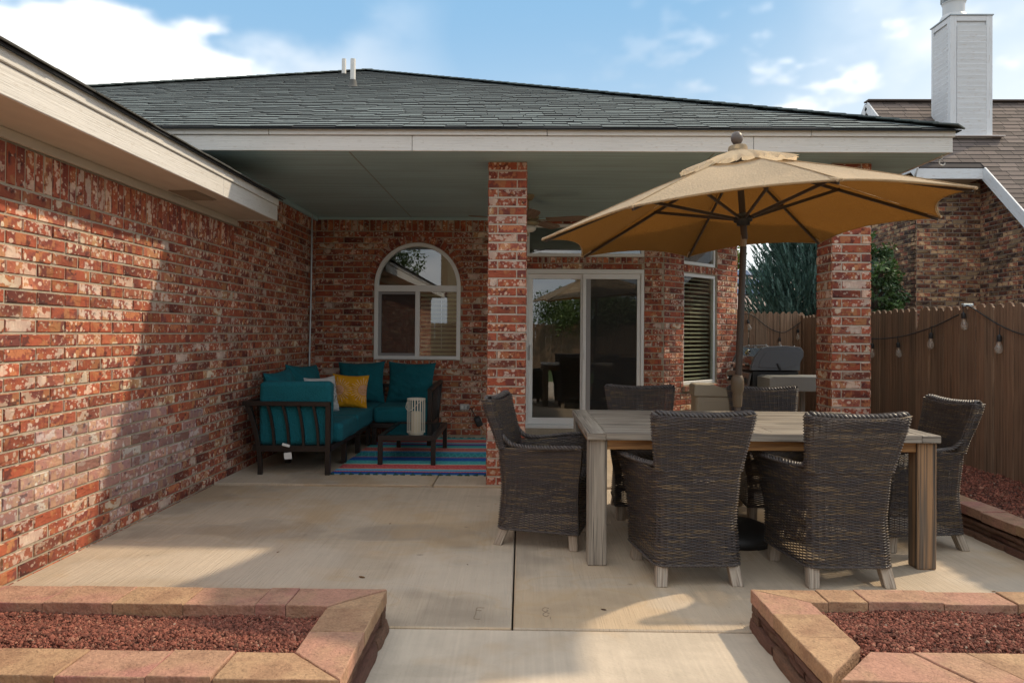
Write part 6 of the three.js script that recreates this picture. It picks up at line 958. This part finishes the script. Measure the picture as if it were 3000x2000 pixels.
{ // juniper behind the rear fence: upswept sprays
  const t = thing('juniper_tree', 'blue green juniper with upswept sprays behind the rear fence', 'tree', null, [5.42, 0, -14.2]), q = rng(88), pos = [], nor = [], col = [];
  for (let i = 0; i < 5200; i++) {
    const h = 0.3 + 3.7 * q() ** 0.9, maxR = 1.15 * Math.min(1, (4.3 - h) / 2.2) ** 0.8 * (0.82 + 0.25 * Math.sin(h * 5 + i)), a = q() * 6.283, r = maxR * Math.sqrt(0.25 + 0.75 * q()), x = r * Math.cos(a), z = r * Math.sin(a), L = 0.22 + 0.25 * q(), tilt = V(Math.cos(a) * 0.55 + (q() - 0.5) * 0.5, 0.9, Math.sin(a) * 0.55 + (q() - 0.5) * 0.5).normalize(), tone = q() < 0.25 ? [0.14, 0.25, 0.215] : q() < 0.5 ? [0.085, 0.175, 0.14] : [0.045, 0.105, 0.08];
    for (let j = 0; j < 9; j++) { const s = j / 9 * L, b = V(x, h, z).addScaledVector(tilt, s), d = tilt.clone().add(V(q() - 0.5, q() - 0.3, q() - 0.5).multiplyScalar(0.9)).normalize(), l = 0.07 + 0.08 * q(), w = d.clone().cross(V(q() - 0.5, q() - 0.5, q() - 0.5)).normalize().multiplyScalar(0.017), e = b.clone().addScaledVector(d, l), n = w.clone().cross(d).normalize(), k = 0.75 + 0.5 * q(); pos.push(b.x - w.x, b.y - w.y, b.z - w.z, b.x + w.x, b.y + w.y, b.z + w.z, e.x, e.y, e.z); for (let m = 0; m < 3; m++) { nor.push(n.x, n.y, n.z); col.push(tone[0] * k, tone[1] * k, tone[2] * k); } }
  }
  const g = new THREE.BufferGeometry(); g.setAttribute('position', new THREE.Float32BufferAttribute(pos, 3)); g.setAttribute('normal', new THREE.Float32BufferAttribute(nor, 3)); g.setAttribute('color', new THREE.Float32BufferAttribute(col, 3));
  obj('crown', g, leafM, t); obj('trunk', merge([bar([0, 0, 0], [0, 3.7, 0], 0.12, 9, 0.02), bar([0.05, 0.4, 0], [0.6, 2.4, 0.2], 0.05, 6, 0.015), bar([0, 0.5, 0], [-0.6, 2.6, -0.1], 0.05, 6, 0.015)]), barkM, t);
}
broadTree('green_shrub', 'dense dark green shrub between the brick column and the neighbouring house', 'shrub', [5.62, 0, -12.3], 2.6, 0.52, 1.0, 2.0, 120, 90, 0.07, [[0.06, 0.125, 0.025], [0.085, 0.165, 0.035], [0.04, 0.09, 0.022]], 51);
broadTree('leafy_tree', 'light green leafy tree with hanging branches behind the angled window corner', 'tree', [4.15, 0, -16.5], 4.6, 0.75, 1.0, 3.45, 60, 60, 0.085, [[0.2, 0.27, 0.05], [0.15, 0.22, 0.045]], 52);

// ---------------------------------------------------------------- the yard behind the camera, which the panes mirror
{
  struct('lawn', new THREE.PlaneGeometry(22, 11, 1, 1).rotateX(-Math.PI / 2).translate(0, -0.03, 7.1), mat({ map: tex(512, 512, (u, v) => { const a = fbm(u, v, 8, 8, 4, 2100), b = fbm(u, v, 130, 130, 2, 2110); return mix3([0.045, 0.085, 0.018], [0.09, 0.13, 0.035], a).map(x => x * (0.6 + 0.8 * b)); }, [0.09, 0.18]), roughness: 1 }));
  const f = fence('dark brown picket fence at the far end of the lawn behind the camera', [9.5, 0, 9.2], Math.PI, 19, 0.20, -0.02, 1.72, 303);
  broadTree('yard_tree', 'spreading green yard tree by the lawn fence behind the camera', 'tree', [2.6, 0, 10.6], 2.8, 2.2, 1.1, 2.0, 170, 100, 0.12, [[0.14, 0.22, 0.045], [0.18, 0.26, 0.06], [0.10, 0.17, 0.035]], 53);
  broadTree('yard_tree', 'tall green yard tree beside the wing behind the camera', 'tree', [-4.2, 0, 4.2], 5.2, 1.2, 1.1, 3.9, 70, 70, 0.10, [[0.06, 0.11, 0.025], [0.09, 0.14, 0.03]], 54);
  const t = thing('stucco_house', 'tan stucco house with a tile roof beyond the lawn behind the camera', 'building', null, [-2.0, 0, 13]);
  const st = mat({ map: tex(256, 256, (u, v) => { const k = 0.85 + 0.3 * fbm(u, v, 20, 20, 4, 2150); return [0.42 * k, 0.31 * k, 0.19 * k]; }, [2, 2]), roughness: 0.95 });
  obj('wall', merge([box(-1.0, 1.5, 0, 3.0, 0.5, 7, 0.02), box(-1.6, 0.6, 3.0, 6.2, 1.0, 7, 0.02), box(-1.05, -0.55, 0, 6.0, -1.6, 0.45, 0.02)]), st, t);
  const g = new G(); g.quad([2.0, 2.9, -0.1], [-1.6, 2.9, -0.1], [-1.6, 4.0, 2.6], [2.0, 4.0, 2.6]); g.quad([1.1, 6.1, 0.4], [-2.2, 6.1, 0.4], [-2.2, 7.6, 4], [1.1, 7.6, 4]); const roof = obj('tile_roof', g.geo(), mat({ lin: [0.26, 0.11, 0.07], roughness: 0.9 }), t);
  for (const [x, y] of [[-0.4, 1.2], [-1.0, 4.2]]) { const w = obj('window', box(x, x + 1.2, y, y + 1.2, y > 3 ? 0.97 : 0.47, y > 3 ? 0.999 : 0.499, 0.004), whiteM, t); obj('pane', box(x + 0.08, x + 1.12, y + 0.08, y + 1.12, y > 3 ? 0.955 : 0.455, y > 3 ? 0.968 : 0.468, 0), mat({ lin: [0.02, 0.03, 0.04], roughness: 0.1 }), w); }
}
renderer.render(scene, camera);
